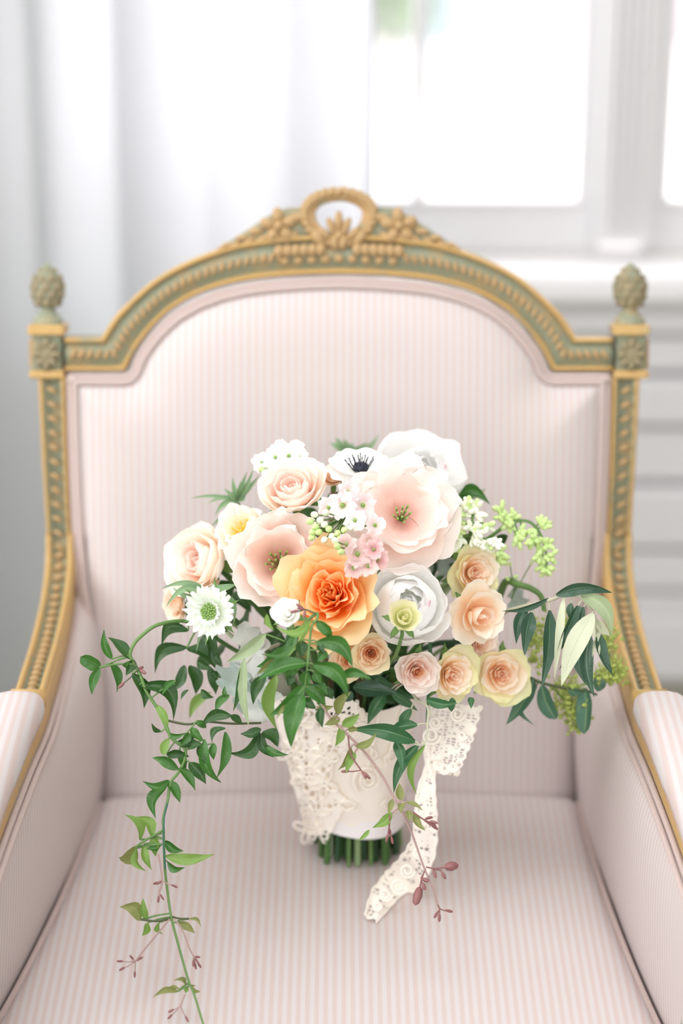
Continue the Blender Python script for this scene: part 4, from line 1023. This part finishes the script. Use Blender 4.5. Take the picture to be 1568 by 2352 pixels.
buds(v2, [c3(800, 95), c3(750, 75), c3(720, 65)], [c3(680, 40), c3(640, 80), c3(715, 100), c3(690, 60)], 2.212+DT.get('jasmine_sprig', 0), M['rbud'], M['dstem'])
# mauve runner
s7 = [c3(830, 740)+(2.222,), c3(900, 870)+(2.218,), c7(560, 290)+(2.215,), c7(700, 430)+(2.215,), c7(830, 600)+(2.215,), c7(905, 740)+(2.215,), c7(980, 870)+(2.215,), c7(1050, 1030)+(2.218,), c7(1120, 1230)+(2.22,), c7(1180, 1370)+(2.22,), c7(1220, 1500)+(2.22,)]
v3 = sprig('jasmine_runner', 'thin mauve jasmine runner crossing the lace wrap to wine-red buds', 'vine', [c3(740, 560)+(2.24,)]+s7, .0015, M['mstem'], L_(c3, [
    ('jaso', 810, 805, 935, 790, 50), ('jaso', 962, 850, 1072, 680, 76, -.12), ('jaso', 980, 880, 862, 932, 60), ('jasl', 1000, 935, 1128, 848, 72), ('jasl', 988, 950, 944, 1092, 62), ('jaso', 1040, 965, 1120, 968, 44), ('jaso', 1098, 1092, 1258, 988, 60, .16), ('jaso', 1062, 1100, 968, 1268, 60, -.08), ('jasl', 1092, 1140, 1028, 1295, 62)], 3.267) + L_(c7, [
    ('jaso', 965, 780, 955, 658, 56), ('jasl', 905, 870, 770, 968, 64, -.1), ('jaso', 910, 770, 880, 880, 40), ('jasl', 750, 985, 672, 1056, 30), ('jaso', 985, 790, 965, 868, 46), ('jaso', 1010, 850, 1022, 925, 46), ('jaso', 1060, 870, 1135, 990, 52, .1), ('jaso', 1000, 790, 1118, 850, 30)], 3.015), jit=.008)
for bs, tp, d in [([(600, 330), (620, 460), (690, 570)], [(725, 600), (735, 612), (712, 608), (580, 578)], 2.21), ([(1050, 860), (1120, 910)], [(1200, 965), (1185, 945), (1160, 900), (1195, 930)], 2.21), ([(890, 880), (885, 960)], [(870, 1040), (905, 1055), (890, 1000)], 2.21),
                  ([(1220, 1500), (1235, 1530)], [(1300, 1545), (1232, 1592), (1210, 1570)], 2.22)]:
    buds(v3, [c7(*q) for q in bs], [c7(*q) for q in tp], d, M['rbud'], M['rbud'])
buds(v3, [c7(1140, 1240), c7(1200, 1250), c7(1270, 1242)], [c7(1315, 1235)], 2.22, M['rbud'], M['rbud'], .0045, .0075)
buds(v3, [c7(1190, 1255), c7(1240, 1262)], [c7(1262, 1300), c7(1200, 1290)], 2.22, M['rbud'], M['rbud'], .0018, .004)
buds(v3, [c7(1135, 1250), c7(1110, 1320), c7(1095, 1390)], [c7(1082, 1440)], 2.22, M['rbud'], M['rbud'], .0045, .010)
buds(v3, [c7(1120, 1290), c7(1105, 1320)], [c7(1135, 1330), c7(1125, 1375)], 2.22, M['rbud'], M['rbud'], .002, .004)
# lance-leaved sprig over the wrap
sprig('lance_leaf_sprig', 'dark lance-shaped leaves lying over the ivory wrap', 'foliage', [(930, 1560, 2.30), (955, 1605, 2.27), c7(1150, 130)+(2.25,), c7(1150, 250)+(2.24,), c7(1140, 360)+(2.235,), c7(1095, 400)+(2.235,)], .0014, M['ostem'],
      L_(c3, [('willow', 1180, 500, 1600, 745, 76, .05), ('olive', 1080, 650, 1420, 690, 115, .0), ('willow', 1370, 690, 1565, 825, 74), ('willow', 1322, 700, 1190, 928, 92), ('willow', 1545, 1055, 1050, 965, 116, .06), ('willow', 1515, 810, 1430, 1000, 72), ('willow', 1400, 1050, 1445, 1275, 80), ('willow', 1568, 1080, 1385, 1445, 86), ('olive', 1080, 690, 1000, 760, 90)], 3.267)
      + L_(c7, [('willow', 1080, 255, 870, 300, 70), ('jasl', 1130, 395, 1075, 740, 54, .14), ('willow', 1140, 80, 1360, 105, 66, .06)], 3.015) + L_(c4, [('willow', 345, 195, 316, 775, 30, -.03), ('willow', 480, 600, 478, 690, 50), ('willow', 600, 600, 600, 670, 40)], 2.703))
# olive branch
s8 = [c8(x, y)+(t,) for x, y, t in [(560, 1080, 2.32), (640, 1005, 2.30), (760, 965, 2.28), (980, 912, 2.255), (1090, 872, 2.245), (1200, 880, 2.24), (1275, 950, 2.24), (1325, 1030, 2.24)]]
sprig('olive_branch', 'olive branch arching right with long hanging leaves, some pale underneath', 'branch', s8, .0022, M['ostem'], L_(c8, [
    ('olive', 1030, 868, 1458, 855, 94, -.12), ('olive', 985, 892, 628, 992, 44, -.06), ('olive', 985, 985, 925, 1565, 106, -.02, {'sag': .03}), ('olivep', 1095, 880, 1020, 1508, 62, -.03), ('olive', 1200, 950, 1028, 1335, 78, .02), ('olive', 1242, 960, 1055, 1435, 62, -.04),
    ('olivep', 1312, 1010, 1072, 1560, 148, .03, {'roll': .05, 'fold': .12, 't': 2.222}), ('olivem', 1230, 865, 1452, 1185, 118, -.14, {'roll': .1}), ('olive', 1290, 1170, 1322, 1640, 96, .06), ('olive', 1250, 1190, 1262, 1550, 84, .1), ('olive', 1345, 1150, 1458, 1475, 86, .06), ('olivep', 1372, 1120, 1305, 1348, 34),
    ('olivep', 1330, 1060, 1442, 1180, 70), ('olive', 1152, 930, 1150, 1065, 56), ('olive', 850, 1000, 798, 1325, 108, .05, {'t': 2.27}), ('olive', 808, 975, 735, 1240, 84, .06, {'t': 2.28}), ('olivep', 1310, 1060, 1330, 1220, 34), ('olivep', 1340, 1230, 1360, 1330, 36), ('olive', 1210, 1250, 1090, 1420, 60, .0, {'t': 2.25})], 3.267), jit=.012)
# eucalyptus
s9 = [c8(x, y)+(t,) for x, y, t in [(600, 1350, 2.36), (760, 1440, 2.345), (900, 1520, 2.335), (1100, 1570, 2.34), (1260, 1590, 2.345), (1340, 1620, 2.35)]]
eu = sprig('eucalyptus_branch', 'dark eucalyptus branch with seed clusters behind the olive branch', 'branch', s9, .002, M['dstem'], L_(c8, [
    ('eucalyptus', 870, 1500, 655, 1850, 112, -.04), ('eucalyptus', 880, 1580, 880, 1855, 64, .3), ('eucalyptus', 930, 1550, 1035, 1805, 112, .05, {'blunt': 1}), ('eucalyptus', 1255, 1570, 1245, 1915, 124, -.03, {'blunt': 1}), ('eucalyptus', 1110, 1575, 1240, 1600, 54), ('eucalyptus', 1330, 1490, 1370, 1590, 90, 0, {'blunt': 1}), ('eucalyptus', 1180, 960, 1230, 1060, 90, 0, {'t': 2.36})], 3.267), jit=.01)
def seeds():
    vs, fs = [], []
    base, bf = [], []
    for j in range(5):
        for i in range(6):
            a = math.pi*j/4; b = 2*math.pi*i/6; base.append(Vector((math.sin(a)*math.cos(b), math.sin(a)*math.sin(b), -math.cos(a)*1.5)))
    bf = gridf(6, 5, True)
    for (cx, cy, sx, sy, n) in [(900, 1250, 70, 180, 60), (1100, 1130, 90, 120, 40), (1130, 1700, 130, 130, 130), (1420, 1250, 60, 130, 60), (1480, 1460, 80, 80, 90), (1100, 1560, 160, 70, 60), (1390, 1480, 80, 60, 50), (1180, 1850, 60, 60, 30), (860, 1180, 50, 90, 30)]:
        for k in range(n):
            c = PT(*c8(random.gauss(cx, sx*.55), random.gauss(cy, sy*.55)), 2.365+random.uniform(-.025, .02)); d = Vector((random.gauss(0, 1), random.gauss(0, 1), random.gauss(.3, 1))).normalized()
            q = d.to_track_quat('Z', 'Y').to_matrix(); n0 = len(vs); r_ = random.uniform(.0012, .0022)
            vs += [c+q @ (v*r_) for v in base]; fs += [tuple(i+n0 for i in f) for f in bf]
            # hair-thin stalk
            e = c+Vector((random.gauss(0, .004), random.gauss(0, .004), random.uniform(.004, .014)))
            n0 = len(vs); vs += [c, c+Vector((.0005, 0, 0)), e+Vector((.0005, 0, 0)), e]; fs.append((n0, n0+1, n0+2, n0+3))
    o = obj('seed_cluster', vs, fs, M['seed'], eu); o['kind'] = 'stuff'
seeds()
for pts in ([(1000, 1560), (1130, 1700), (1180, 1880)], [(1150, 1560), (1420, 1500), (1500, 1450)], [(760, 1440), (880, 1300), (870, 1150)], [(1340, 1560), (1430, 1350), (1420, 1150)]):
    tube('twig', cr([PT(*c8(*q), 2.365) for q in pts], 6), .0009, M['vstem'], eu, 5)
ol = sprig('berry_twig', 'curved green twig with tiny buds right of the topmost spray rose', 'branch', [c8(x, y)+(t,) for x, y, t in [(600, 900, 2.38), (660, 770, 2.36), (740, 790, 2.35), (840, 820, 2.35), (920, 880, 2.35), (945, 990, 2.35)]], .0042, M['vstem'], [], jit=0)
buds(ol, [c8(680, 760), c8(720, 740)], [c8(670, 750), c8(732, 735)], 2.35, M['gbud'], M['vstem'], .002, .003)
buds(ol, [c8(700, 900), c8(720, 850)], [c8(735, 790), c8(745, 770), c8(690, 640), c8(850, 630)], 2.36, M['gbud'], M['vstem'], .0016, .003)
# dusty miller
def felt(label, rows, stem0, t0):
    sprig('dusty_miller', label, 'foliage', [stem0+(t0+.03,)]+[((stem0[0]+rows[0][0][0])/2, (stem0[1]+rows[0][0][1])/2, t0+.01), rows[0][0]+(t0,)], .0018, M['ostem'],
          [(m, a, b, w_, bw, {'shape': 'lobe', 'fold': .25, 'wave': .25, 'nv': 21, 't': t0}) for a, b, w_, m, bw in rows])
felt('grey felted leaf right of the double blush poppy', [((1020, 1260), (1028, 1125), 58, 'dustyd', .05), ((1015, 1250), (1045, 1170), 46, 'dustyd', 0)], (1000, 1290), 2.30)
felt('silver felted leaf hanging under the white scabiosa', [((590, 1500), (555, 1430), 56, 'dusty', .0), ((590, 1440), (575, 1560), 66, 'dusty', .0), ((560, 1530), (520, 1590), 80, 'dustyd', 0), ((590, 1560), (600, 1660), 80, 'dusty', 0), ((600, 1540), (560, 1640), 70, 'dustyd', 0)], (640, 1480), 2.29)
felt('pale grey leaf below the white lilac sprig', [((1030, 1320), (1010, 1270), 60, 'dustyd', 0), ((1180, 1350), (1200, 1400), 40, 'dustyd', 0)], (1020, 1360), 2.37)
# spiky leaves
def spiky(label, cx, cy, t0, rays, stem0):
    sprig('thistle_sprig', label, 'foliage', [stem0+(t0+.02,), ((cx+stem0[0])/2, (cy+stem0[1])/2, t0+.008), (cx, cy, t0)], .0016, M['vstem'],
          [('spike', (cx, cy), (cx+dx, cy+dy), w_, b_, {'t': t0}) for dx, dy, w_, b_ in rays])
spiky('narrow sage green thistle leaves beside the cream poppy', 545, 1150, 2.36, [(-70, 8, 11, .1), (-52, 35, 12, .1), (-30, -28, 12, 0), (-12, -55, 12, 0), (8, -45, 14, 0), (22, -68, 11, 0), (38, -75, 11, 0), (52, -60, 11, 0), (20, -20, 20, 0), (-60, 60, 10, 0), (-110, -5, 8, .05)], (570, 1200))
spiky('blurred green thistle leaves behind the anemone at the top', 800, 1045, 2.45, [(-45, -30, 16, 0), (-30, -42, 18, 0), (-10, -38, 20, 0), (20, -20, 20, 0), (45, -30, 16, 0), (70, -48, 14, .1), (-20, -15, 22, 0), (10, -28, 18, 0), (40, -12, 18, 0)], (800, 1110))
spiky('slim green leaves around the white scabiosa', 480, 1360, 2.27, [(-110, -8, 14, .1), (-85, -12, 16, -.1), (65, -18, 20, .05), (-100, 35, 16, .15), (-55, 20, 14, .1), (55, 80, 16, -.2), (-10, 60, 18, .1), (25, 110, 12, .1), (-30, 140, 10, 0)], (520, 1450))
sprig('leaf_tuft', 'two smooth green leaves right of the top peony', 'foliage', [(1000, 1200, 2.40), (1020, 1170, 2.38), (1035, 1150, 2.37)], .0014, M['vstem'], [('jas', (1040, 1148), (1126, 1160), 30, -.2), ('olivem', (1035, 1146), (1118, 1122), 18, .05), ('spike', (1030, 1135), (1065, 1092), 12, .05), ('jasd', (800, 1095), (800, 1120), 40, 0, {'t': 2.37})])
sprig('foliage_filler', 'dark green leaves filling gaps between the flowers', 'foliage', [(760, 1420, 2.36), (700, 1400, 2.37), (620, 1400, 2.37)], .002, M['dstem'],
      [('jasd', (random.uniform(x-20, x+20), random.uniform(y-20, y+20)), (x+random.uniform(-60, 60), y+random.uniform(-10, 70)), 46, 0, {'t': 2.345+random.uniform(0, .03), 'roll': random.uniform(-.6, .6)}) for x, y in
       [(560, 1330), (540, 1380), (590, 1400), (620, 1420), (570, 1430), (520, 1340), (745, 1260), (740, 1230), (735, 1290), (1020, 1230), (1010, 1270), (1060, 1250), (1020, 1450), (1010, 1480), (890, 1540), (760, 1140), (800, 1100), (1030, 1500), (700, 1160), (590, 1470), (640, 1460), (480, 1470), (500, 1500), (450, 1480), (880, 1450), (860, 1430), (1070, 1470), (1130, 1240), (1060, 1300), (740, 1560), (680, 1540), (630, 1560), (820, 1570), (900, 1590), (1080, 1250), (1100, 1270)]], jit=.02)

# ------------------------------------------------------------------ wrap, lace and ribbon
wp = thing('bouquet_wrap', 'ivory satin and lace wrap bound around the bouquet stems', 'wrap', HB)
def wrap_c(z):
    f = (z-.505)/(.650-.505); return Vector((.016-.012*f, -.165-.004*f, z)), .0475+.027*f**1.3 if f > 0 else .0475
vs = []; uv = []; nz, k = 26, 56
for j in range(nz):
    z = .505+.15*j/(nz-1); c, r_ = wrap_c(z)
    for i in range(k):
        a = 2*math.pi*i/k; rr = r_*(1+.018*math.sin(7*a+z*30)*(j/nz)+.012*math.sin(11*a+1))
        vs.append((c.x+rr*math.cos(a), c.y+rr*math.sin(a), z)); uv.append((a*8, z*80))
obj('cloth', vs, gridf(k, nz, True), M['linen'], wp, uvs=uv)
vs = []
for j in range(6):
    z = .501+.020*j/5; c, r_ = wrap_c(.505)
    for i in range(k):
        a = 2*math.pi*i/k; vs.append((c.x+(r_+.0016)*math.cos(a), c.y+(r_+.0016)*math.sin(a), z+.003*math.sin(a*2)))
obj('satin_band', vs, gridf(k, 6, True), M['satin'], wp)
def wpt(px, py, off=.002):
    Y = -.22; p = PY(px, py, Y)
    for _ in range(6):
        c, r_ = wrap_c(max(.49, p.z)); dx = p.x-c.x; r2 = r_+off
        dx = max(-.995*r2, min(.995*r2, dx)); Y = c.y-math.sqrt(r2*r2-dx*dx); p = PY(px, py, Y)
    return p
# lace layer over the left of the wrap
lp = []; uv = []; nu_, nv_ = 26, 34
for j in range(nv_):
    f = j/(nv_-1); y = 1600+f*330
    xl = 618+f*90; xr = 800-f*10+45*math.sin(f*9) if f < .75 else 800-f*10-(f-.75)*160
    xr = max(xr, xl+30)
    for i in range(nu_):
        u = i/(nu_-1); x = xl+(xr-xl)*u; yy = y+8*math.sin(u*9)*f
        lp.append(wpt(x, yy, .0045)); uv.append((x/14, yy/14))
obj('lace_overlay', lp, gridf(nu_, nv_), M['lace2'], wp, uvs=uv)
def loop(px, py, rx, ry, rot, turns=1.0, spiral=1.0, rad=.0013, off=.006):
    pts = []
    for q in range(int(26*turns)+1):
        a = 2*math.pi*q/26; s_ = spiral**(q/26); x, y = rx*s_*math.cos(a), ry*s_*math.sin(a)
        pts.append(wpt(px+x*math.cos(rot)-y*math.sin(rot), py+x*math.sin(rot)+y*math.cos(rot), off))
    tube('lace_cord', pts, rad, M['laceth'], wp, 6)
random.seed(11)
for (x, y, n) in [(690, 1660, 5), (745, 1735, 6), (700, 1790, 5), (745, 1800, 5), (725, 1865, 6), (705, 1905, 4), (670, 1730, 5), (820, 1660, 4), (770, 1680, 4)]:
    for q in range(n):
        a = 2*math.pi*q/n+random.uniform(0, .5); loop(x+19*math.cos(a), y+19*math.sin(a), 14, 8, a)
    loop(x, y, 6, 6, 0)
loop(845, 1792, 36, 36, 2.2, 2.2, .55, .0019); loop(890, 1850, 20, 18, 0, 1.6, .5); loop(850, 1730, 26, 18, .4, 1.5, .6); loop(900, 1740, 24, 16, -.4, 1.4, .6); loop(800, 1850, 24, 14, .2, 1.3, .6)
for q in range(3): tube('fold', [wpt(820+q*55, 1610, .003), wpt(815+q*48, 1680, .003), wpt(808+q*38, 1760, .002)], .0022, M['linen'], wp, 6)
# ribbon tail
rb = thing('lace_ribbon', 'ivory lace ribbon tail trailing from the wrap onto the seat', 'ribbon', PT(985, 1650, 2.33))
def strip(name, path, mat, parent, nu=14, scallop=0.0, wavef=3, uvs=14.0):
    L = cr([PT(x, y, t) for x, y, w_, t, r_ in path], 8); W_ = []
    n = len(path)
    for i in range(len(L)):
        f = i/(len(L)-1)*(n-1); k_ = min(n-2, int(f)); g = f-k_
        W_.append((path[k_][2]*(1-g)+path[k_+1][2]*g, path[k_][4]*(1-g)+path[k_+1][4]*g))
    vs = []; uv = []; el, er = [], []
    for i, p in enumerate(L):
        d = (L[min(i+1, len(L)-1)]-L[max(0, i-1)]).normalized(); vw = (CAM-p).normalized(); sd = d.cross(vw).normalized(); nn = sd.cross(d)
        ww = W_[i][0]*2.33/FPX/2; q = Matrix.Rotation(W_[i][1], 3, d); sd = q @ sd; nn = q @ nn
        for j in range(nu):
            u = -1+2*j/(nu-1); sc = 1+scallop*math.sin(i*1.5)*(1 if abs(u) > .8 else 0)
            q_ = p+sd*(u*ww*sc)+nn*(.0025*math.sin(u*wavef+i*.25)); q_.z = max(q_.z, seat_z(q_.x, q_.y)+.0016); vs.append(q_); uv.append((u*ww*FPX/2.33/uvs, i*.8))
        el.append(vs[-nu]); er.append(vs[-1])
    o = obj(name, vs, gridf(nu, len(L)), mat, parent, uvs=uv)
    tube('lace_edge', el, .0011, M['laceth'], parent, 6); tube('lace_edge', er, .0011, M['laceth'], parent, 6)
    return o
strip('hanging_end', [(1045, 1615, 120, 2.325, 0), (1040, 1660, 104, 2.32, .1), (1032, 1700, 96, 2.315, .1), (1024, 1740, 78, 2.315, 0), (1018, 1778, 64, 2.315, 0)], M['lace'], rb, 18, .06, 4, 12)
for (x, y, a) in [(990, 1690, 22), (1000, 1660, 16), (1050, 1640, 18), (1020, 1765, 14), (1040, 1762, 12), (1005, 1758, 12), (1060, 1690, 12)]:
    tube('lace_scroll', [PT(x+a*(1-q/40)*math.cos(q*.35), y+a*(1-q/40)*math.sin(q*.35), 2.308) for q in range(30)], .0014, M['laceth'], rb, 6)
zt = lambda px, py: (lambda d: (seat_z(0, -.2)+.003-CAM.z)/d.z)(ray(px, py))
strip('trailing_end', [(985, 1700, 30, 2.318, .3), (985, 1760, 26, 2.318, .6), (980, 1820, 44, 2.32, .3), (978, 1880, 50, 2.325, .1), (972, 1940, 58, 2.34, 0), (950, 1990, 74, min(2.36, zt(950, 1990)-.012), .0), (915, 2030, 80, zt(915, 2030)-.008, -.1), (882, 2064, 66, zt(882, 2064)-.005, -.1), (850, 2110, 30, zt(850, 2110)-.003, 0)], M['lace2'], rb, 14, .05, 3, 12)
for (x, y, a) in [(935, 2000, 18), (915, 2035, 20), (885, 2055, 16), (960, 1960, 14), (982, 1850, 12), (985, 1900, 12), (865, 2080, 12)]:
    tube('lace_scroll', [PT(x+a*(1-q/40)*math.cos(q*.35), y+a*(1-q/40)*math.sin(q*.35), min(2.345, zt(x, y)-.016)) for q in range(30)], .0012, M['laceth'], rb, 6)
# extra cut stems standing in the wrap
for k in range(14):
    i = slot_i[0]; t = thing('cut_stem', 'bare cut flower stem standing inside the wrap', 'stem', BIND, None, 'cut stems under the wrap')
    add_stem(t, BIND+Vector((random.uniform(-.03, .03), random.uniform(-.03, .03), .03)), Vector((0, 0, -.5)), random.uniform(.0030, .0040))

# ------------------------------------------------------------------ all stems run down through the wrap in one bundle, side by side
def lay_stems():
    import numpy as np
    from mathutils.kdtree import KDTree
    bpy.context.view_layer.update()
    TOPZ = .648
    n = len(STEMS); c_ = .0425/math.sqrt(n)
    sl = [(c_*math.sqrt(k+.5)*math.cos(k*2.39996), c_*math.sqrt(k+.5)*math.sin(k*2.39996)) for k in range(n)]
    # each stem takes the place in the bundle that lies towards its bloom
    want = []
    for t, frm, dv, r_, up_, m in STEMS:
        inside = t.name.startswith('cut_stem')
        want.append(None if inside else ((frm.x-.004)/.20*.05, (frm.y+.14)/.16*.05))
    give = [None]*n; free = list(range(n))
    for i in sorted(range(n), key=lambda i: -math.hypot(*want[i]) if want[i] else 9):
        w_ = want[i] or (0, 0)
        k = min(free, key=lambda q: math.dist(sl[q], w_)); free.remove(k); give[i] = k
    for _ in range(40):                                     # swap places while that shortens the ways
        moved = False
        for i in range(n):
            for j in range(i+1, n):
                d = lambda a, b: 0 if want[a] is None else math.dist(sl[give[b]], want[a])**2
                if d(i, j)+d(j, i) < d(i, i)+d(j, j)-1e-9: give[i], give[j] = give[j], give[i]; moved = True
        if not moved: break
    def level(i, z):
        x, y = sl[give[i]]
        f = 1.30+(z-TOPZ)*2.0 if z > TOPZ else (1.0+.30*(z-.505)/(TOPZ-.505) if z > .505 else 1.0+.08*(.505-z)/.05)
        c, _r = wrap_c(max(.505, z)); c = c if z > .505 else Vector((.016, -.165, z))
        return Vector((c.x+x*f, c.y+y*f, z))
    # what the free upper parts have to keep clear of
    owner = []; pts_ = []
    for o in D.objects:
        if o.type != 'MESH': continue
        r = o
        while r.parent: r = r.parent
        if r.get('category') not in ('flower', 'bud', 'foliage', 'vine', 'branch', 'ribbon'): continue
        mw = o.matrix_world
        me = o.data
        for q in me.polygons: pts_.append(mw @ q.center); owner.append(r.name)
        for v in me.vertices: pts_.append(mw @ v.co); owner.append(r.name)
    kd = KDTree(len(pts_))
    for i, p in enumerate(pts_): kd.insert(p, i)
    kd.balance()
    NP = 22; X = []; rad = []; who = []
    for i, (t, frm, dv, r_, up_, m) in enumerate(STEMS):
        if want[i] is None: continue
        e = level(i, TOPZ); a = level(i, TOPZ+.022)
        p1 = frm + (dv.normalized()*.03 if dv is not None else Vector((0, .01, -.02)))
        line = cr([frm, p1, a, e], 12); line = resample([tuple(q) for q in line], NP)
        X.append(line); rad.append(r_); who.append(i)
    X = np.array(X, dtype=np.float64); K = len(who); rad = np.array(rad)
    sid = np.repeat(np.arange(K), NP); rr = rad[sid]
    need = rr[:, None]+rr[None, :]+.0022
    same = sid[:, None] == sid[None, :]
    fixed = np.zeros((K, NP), bool); fixed[:, 0] = True; fixed[:, -1] = True
    wrapc = np.array([list(wrap_c(.655)[0])])
    for it in range(140):
        P_ = X.reshape(-1, 3)
        d = P_[:, None, :]-P_[None, :, :]; L = np.sqrt((d*d).sum(2))+1e-9
        pen = np.where(same, 0, np.clip(need-L, 0, None))
        push = (d/L[:, :, None]*(pen*.45)[:, :, None]).sum(1)
        # keep off petals and leaves
        if it % 2 == 0:
            ob = np.zeros_like(P_)
            for k in range(K):
                nm = STEMS[who[k]][0].name
                for q in range(1, NP-1):
                    p = P_[k*NP+q]; hit = 0
                    for co, ix, dist in kd.find_range(Vector(p), rad[k]+.0050):
                        if owner[ix] == nm and q < 6: continue
                        v = np.array(p)-np.array(co); l_ = math.sqrt((v*v).sum())+1e-9
                        ob[k*NP+q] += v/l_*min(.0012, (rad[k]+.0050-l_)*.6); hit += 1
                    if hit > 3: ob[k*NP+q] *= 3.0/hit
        X2 = (P_+push+ob*.8).reshape(K, NP, 3)
        lap = np.zeros_like(X2); lap[:, 1:-1] = (X2[:, :-2]+X2[:, 2:])/2-X2[:, 1:-1]
        X2 = X2+lap*(.28 if it < 100 else .16)
        # over the rim of the wrap, not through its cloth
        low = X2[:, :, 2] < .668
        v = X2[:, :, :2]-np.array([.004, -.169]); l_ = np.sqrt((v*v).sum(2))+1e-9
        lim = np.clip(.0665-rad[:, None]+np.clip(X2[:, :, 2]-.655, 0, None)*3.0, .01, None)
        fac = np.where(low & (l_ > lim), lim/l_, 1.0)
        X2[:, :, :2] = np.array([.004, -.169])+v*fac[:, :, None]
        X = np.where(fixed[:, :, None], X, X2)
    done = {who[k]: [Vector(p) for p in X[k]] for k in range(K)}
    for i, (t, frm, dv, r_, up_, m) in enumerate(STEMS):
        foot = level(i, .452); foot.z = seat_z(foot.x, foot.y)+.0008+up_*.6
        body = [level(i, z) for z in (.62, .58, .54, .505, .48)]
        tp = done.get(i) or [level(i, .646)]
        tube('stem', tp+body+[level(i, foot.z)], [r_]*len(tp)+[max(r_, min(.0041, r_*1.18))]*6, m, t, 7)
lay_stems()
def settle_filler():                                        # the loose filler leaves slip aside where a stem or petal runs
    from mathutils.bvhtree import BVHTree
    bpy.context.view_layer.update()
    fl = [o for o in D.objects if o.type == 'MESH' and o.parent and o.parent.name == 'foliage_filler' and o.name.startswith('leaf') and 'stalk' not in o.name]
    V, F = [], []
    for o in D.objects:
        if o.type != 'MESH' or o.parent is None: continue
        r = o
        while r.parent: r = r.parent
        if r.name == 'foliage_filler' or r.get('category') not in ('flower', 'bud', 'foliage', 'vine', 'branch', 'wrap', 'ribbon', 'stem'): continue
        n = len(V); mw = o.matrix_world; V += [mw @ v.co for v in o.data.vertices]; F += [tuple(i+n for i in p.vertices) for p in o.data.polygons]
    big = BVHTree.FromPolygons(V, F)
    for o in fl:
        mw = o.matrix_world; lv = [mw @ v.co for v in o.data.vertices]; lf = [tuple(p.vertices) for p in o.data.polygons]
        hit = lambda d: len(big.overlap(BVHTree.FromPolygons([v+d for v in lv], lf)))
        if not hit(Vector()): continue
        best = None
        for k in range(1, 9):
            for dx, dy, dz in ((0, 1, 0), (0, -1, 0), (1, 0, 0), (-1, 0, 0), (0, 0, -1), (0, 0, 1), (.7, .7, 0), (-.7, .7, 0), (.7, -.7, 0), (-.7, -.7, 0), (0, .7, -.7), (0, -.7, -.7), (.7, 0, -.7), (-.7, 0, -.7)):
                d = Vector((dx, dy, dz))*(.003*k)
                if not hit(d): best = d; break
            if best: break
        if best: o.location = o.location+best
settle_filler()
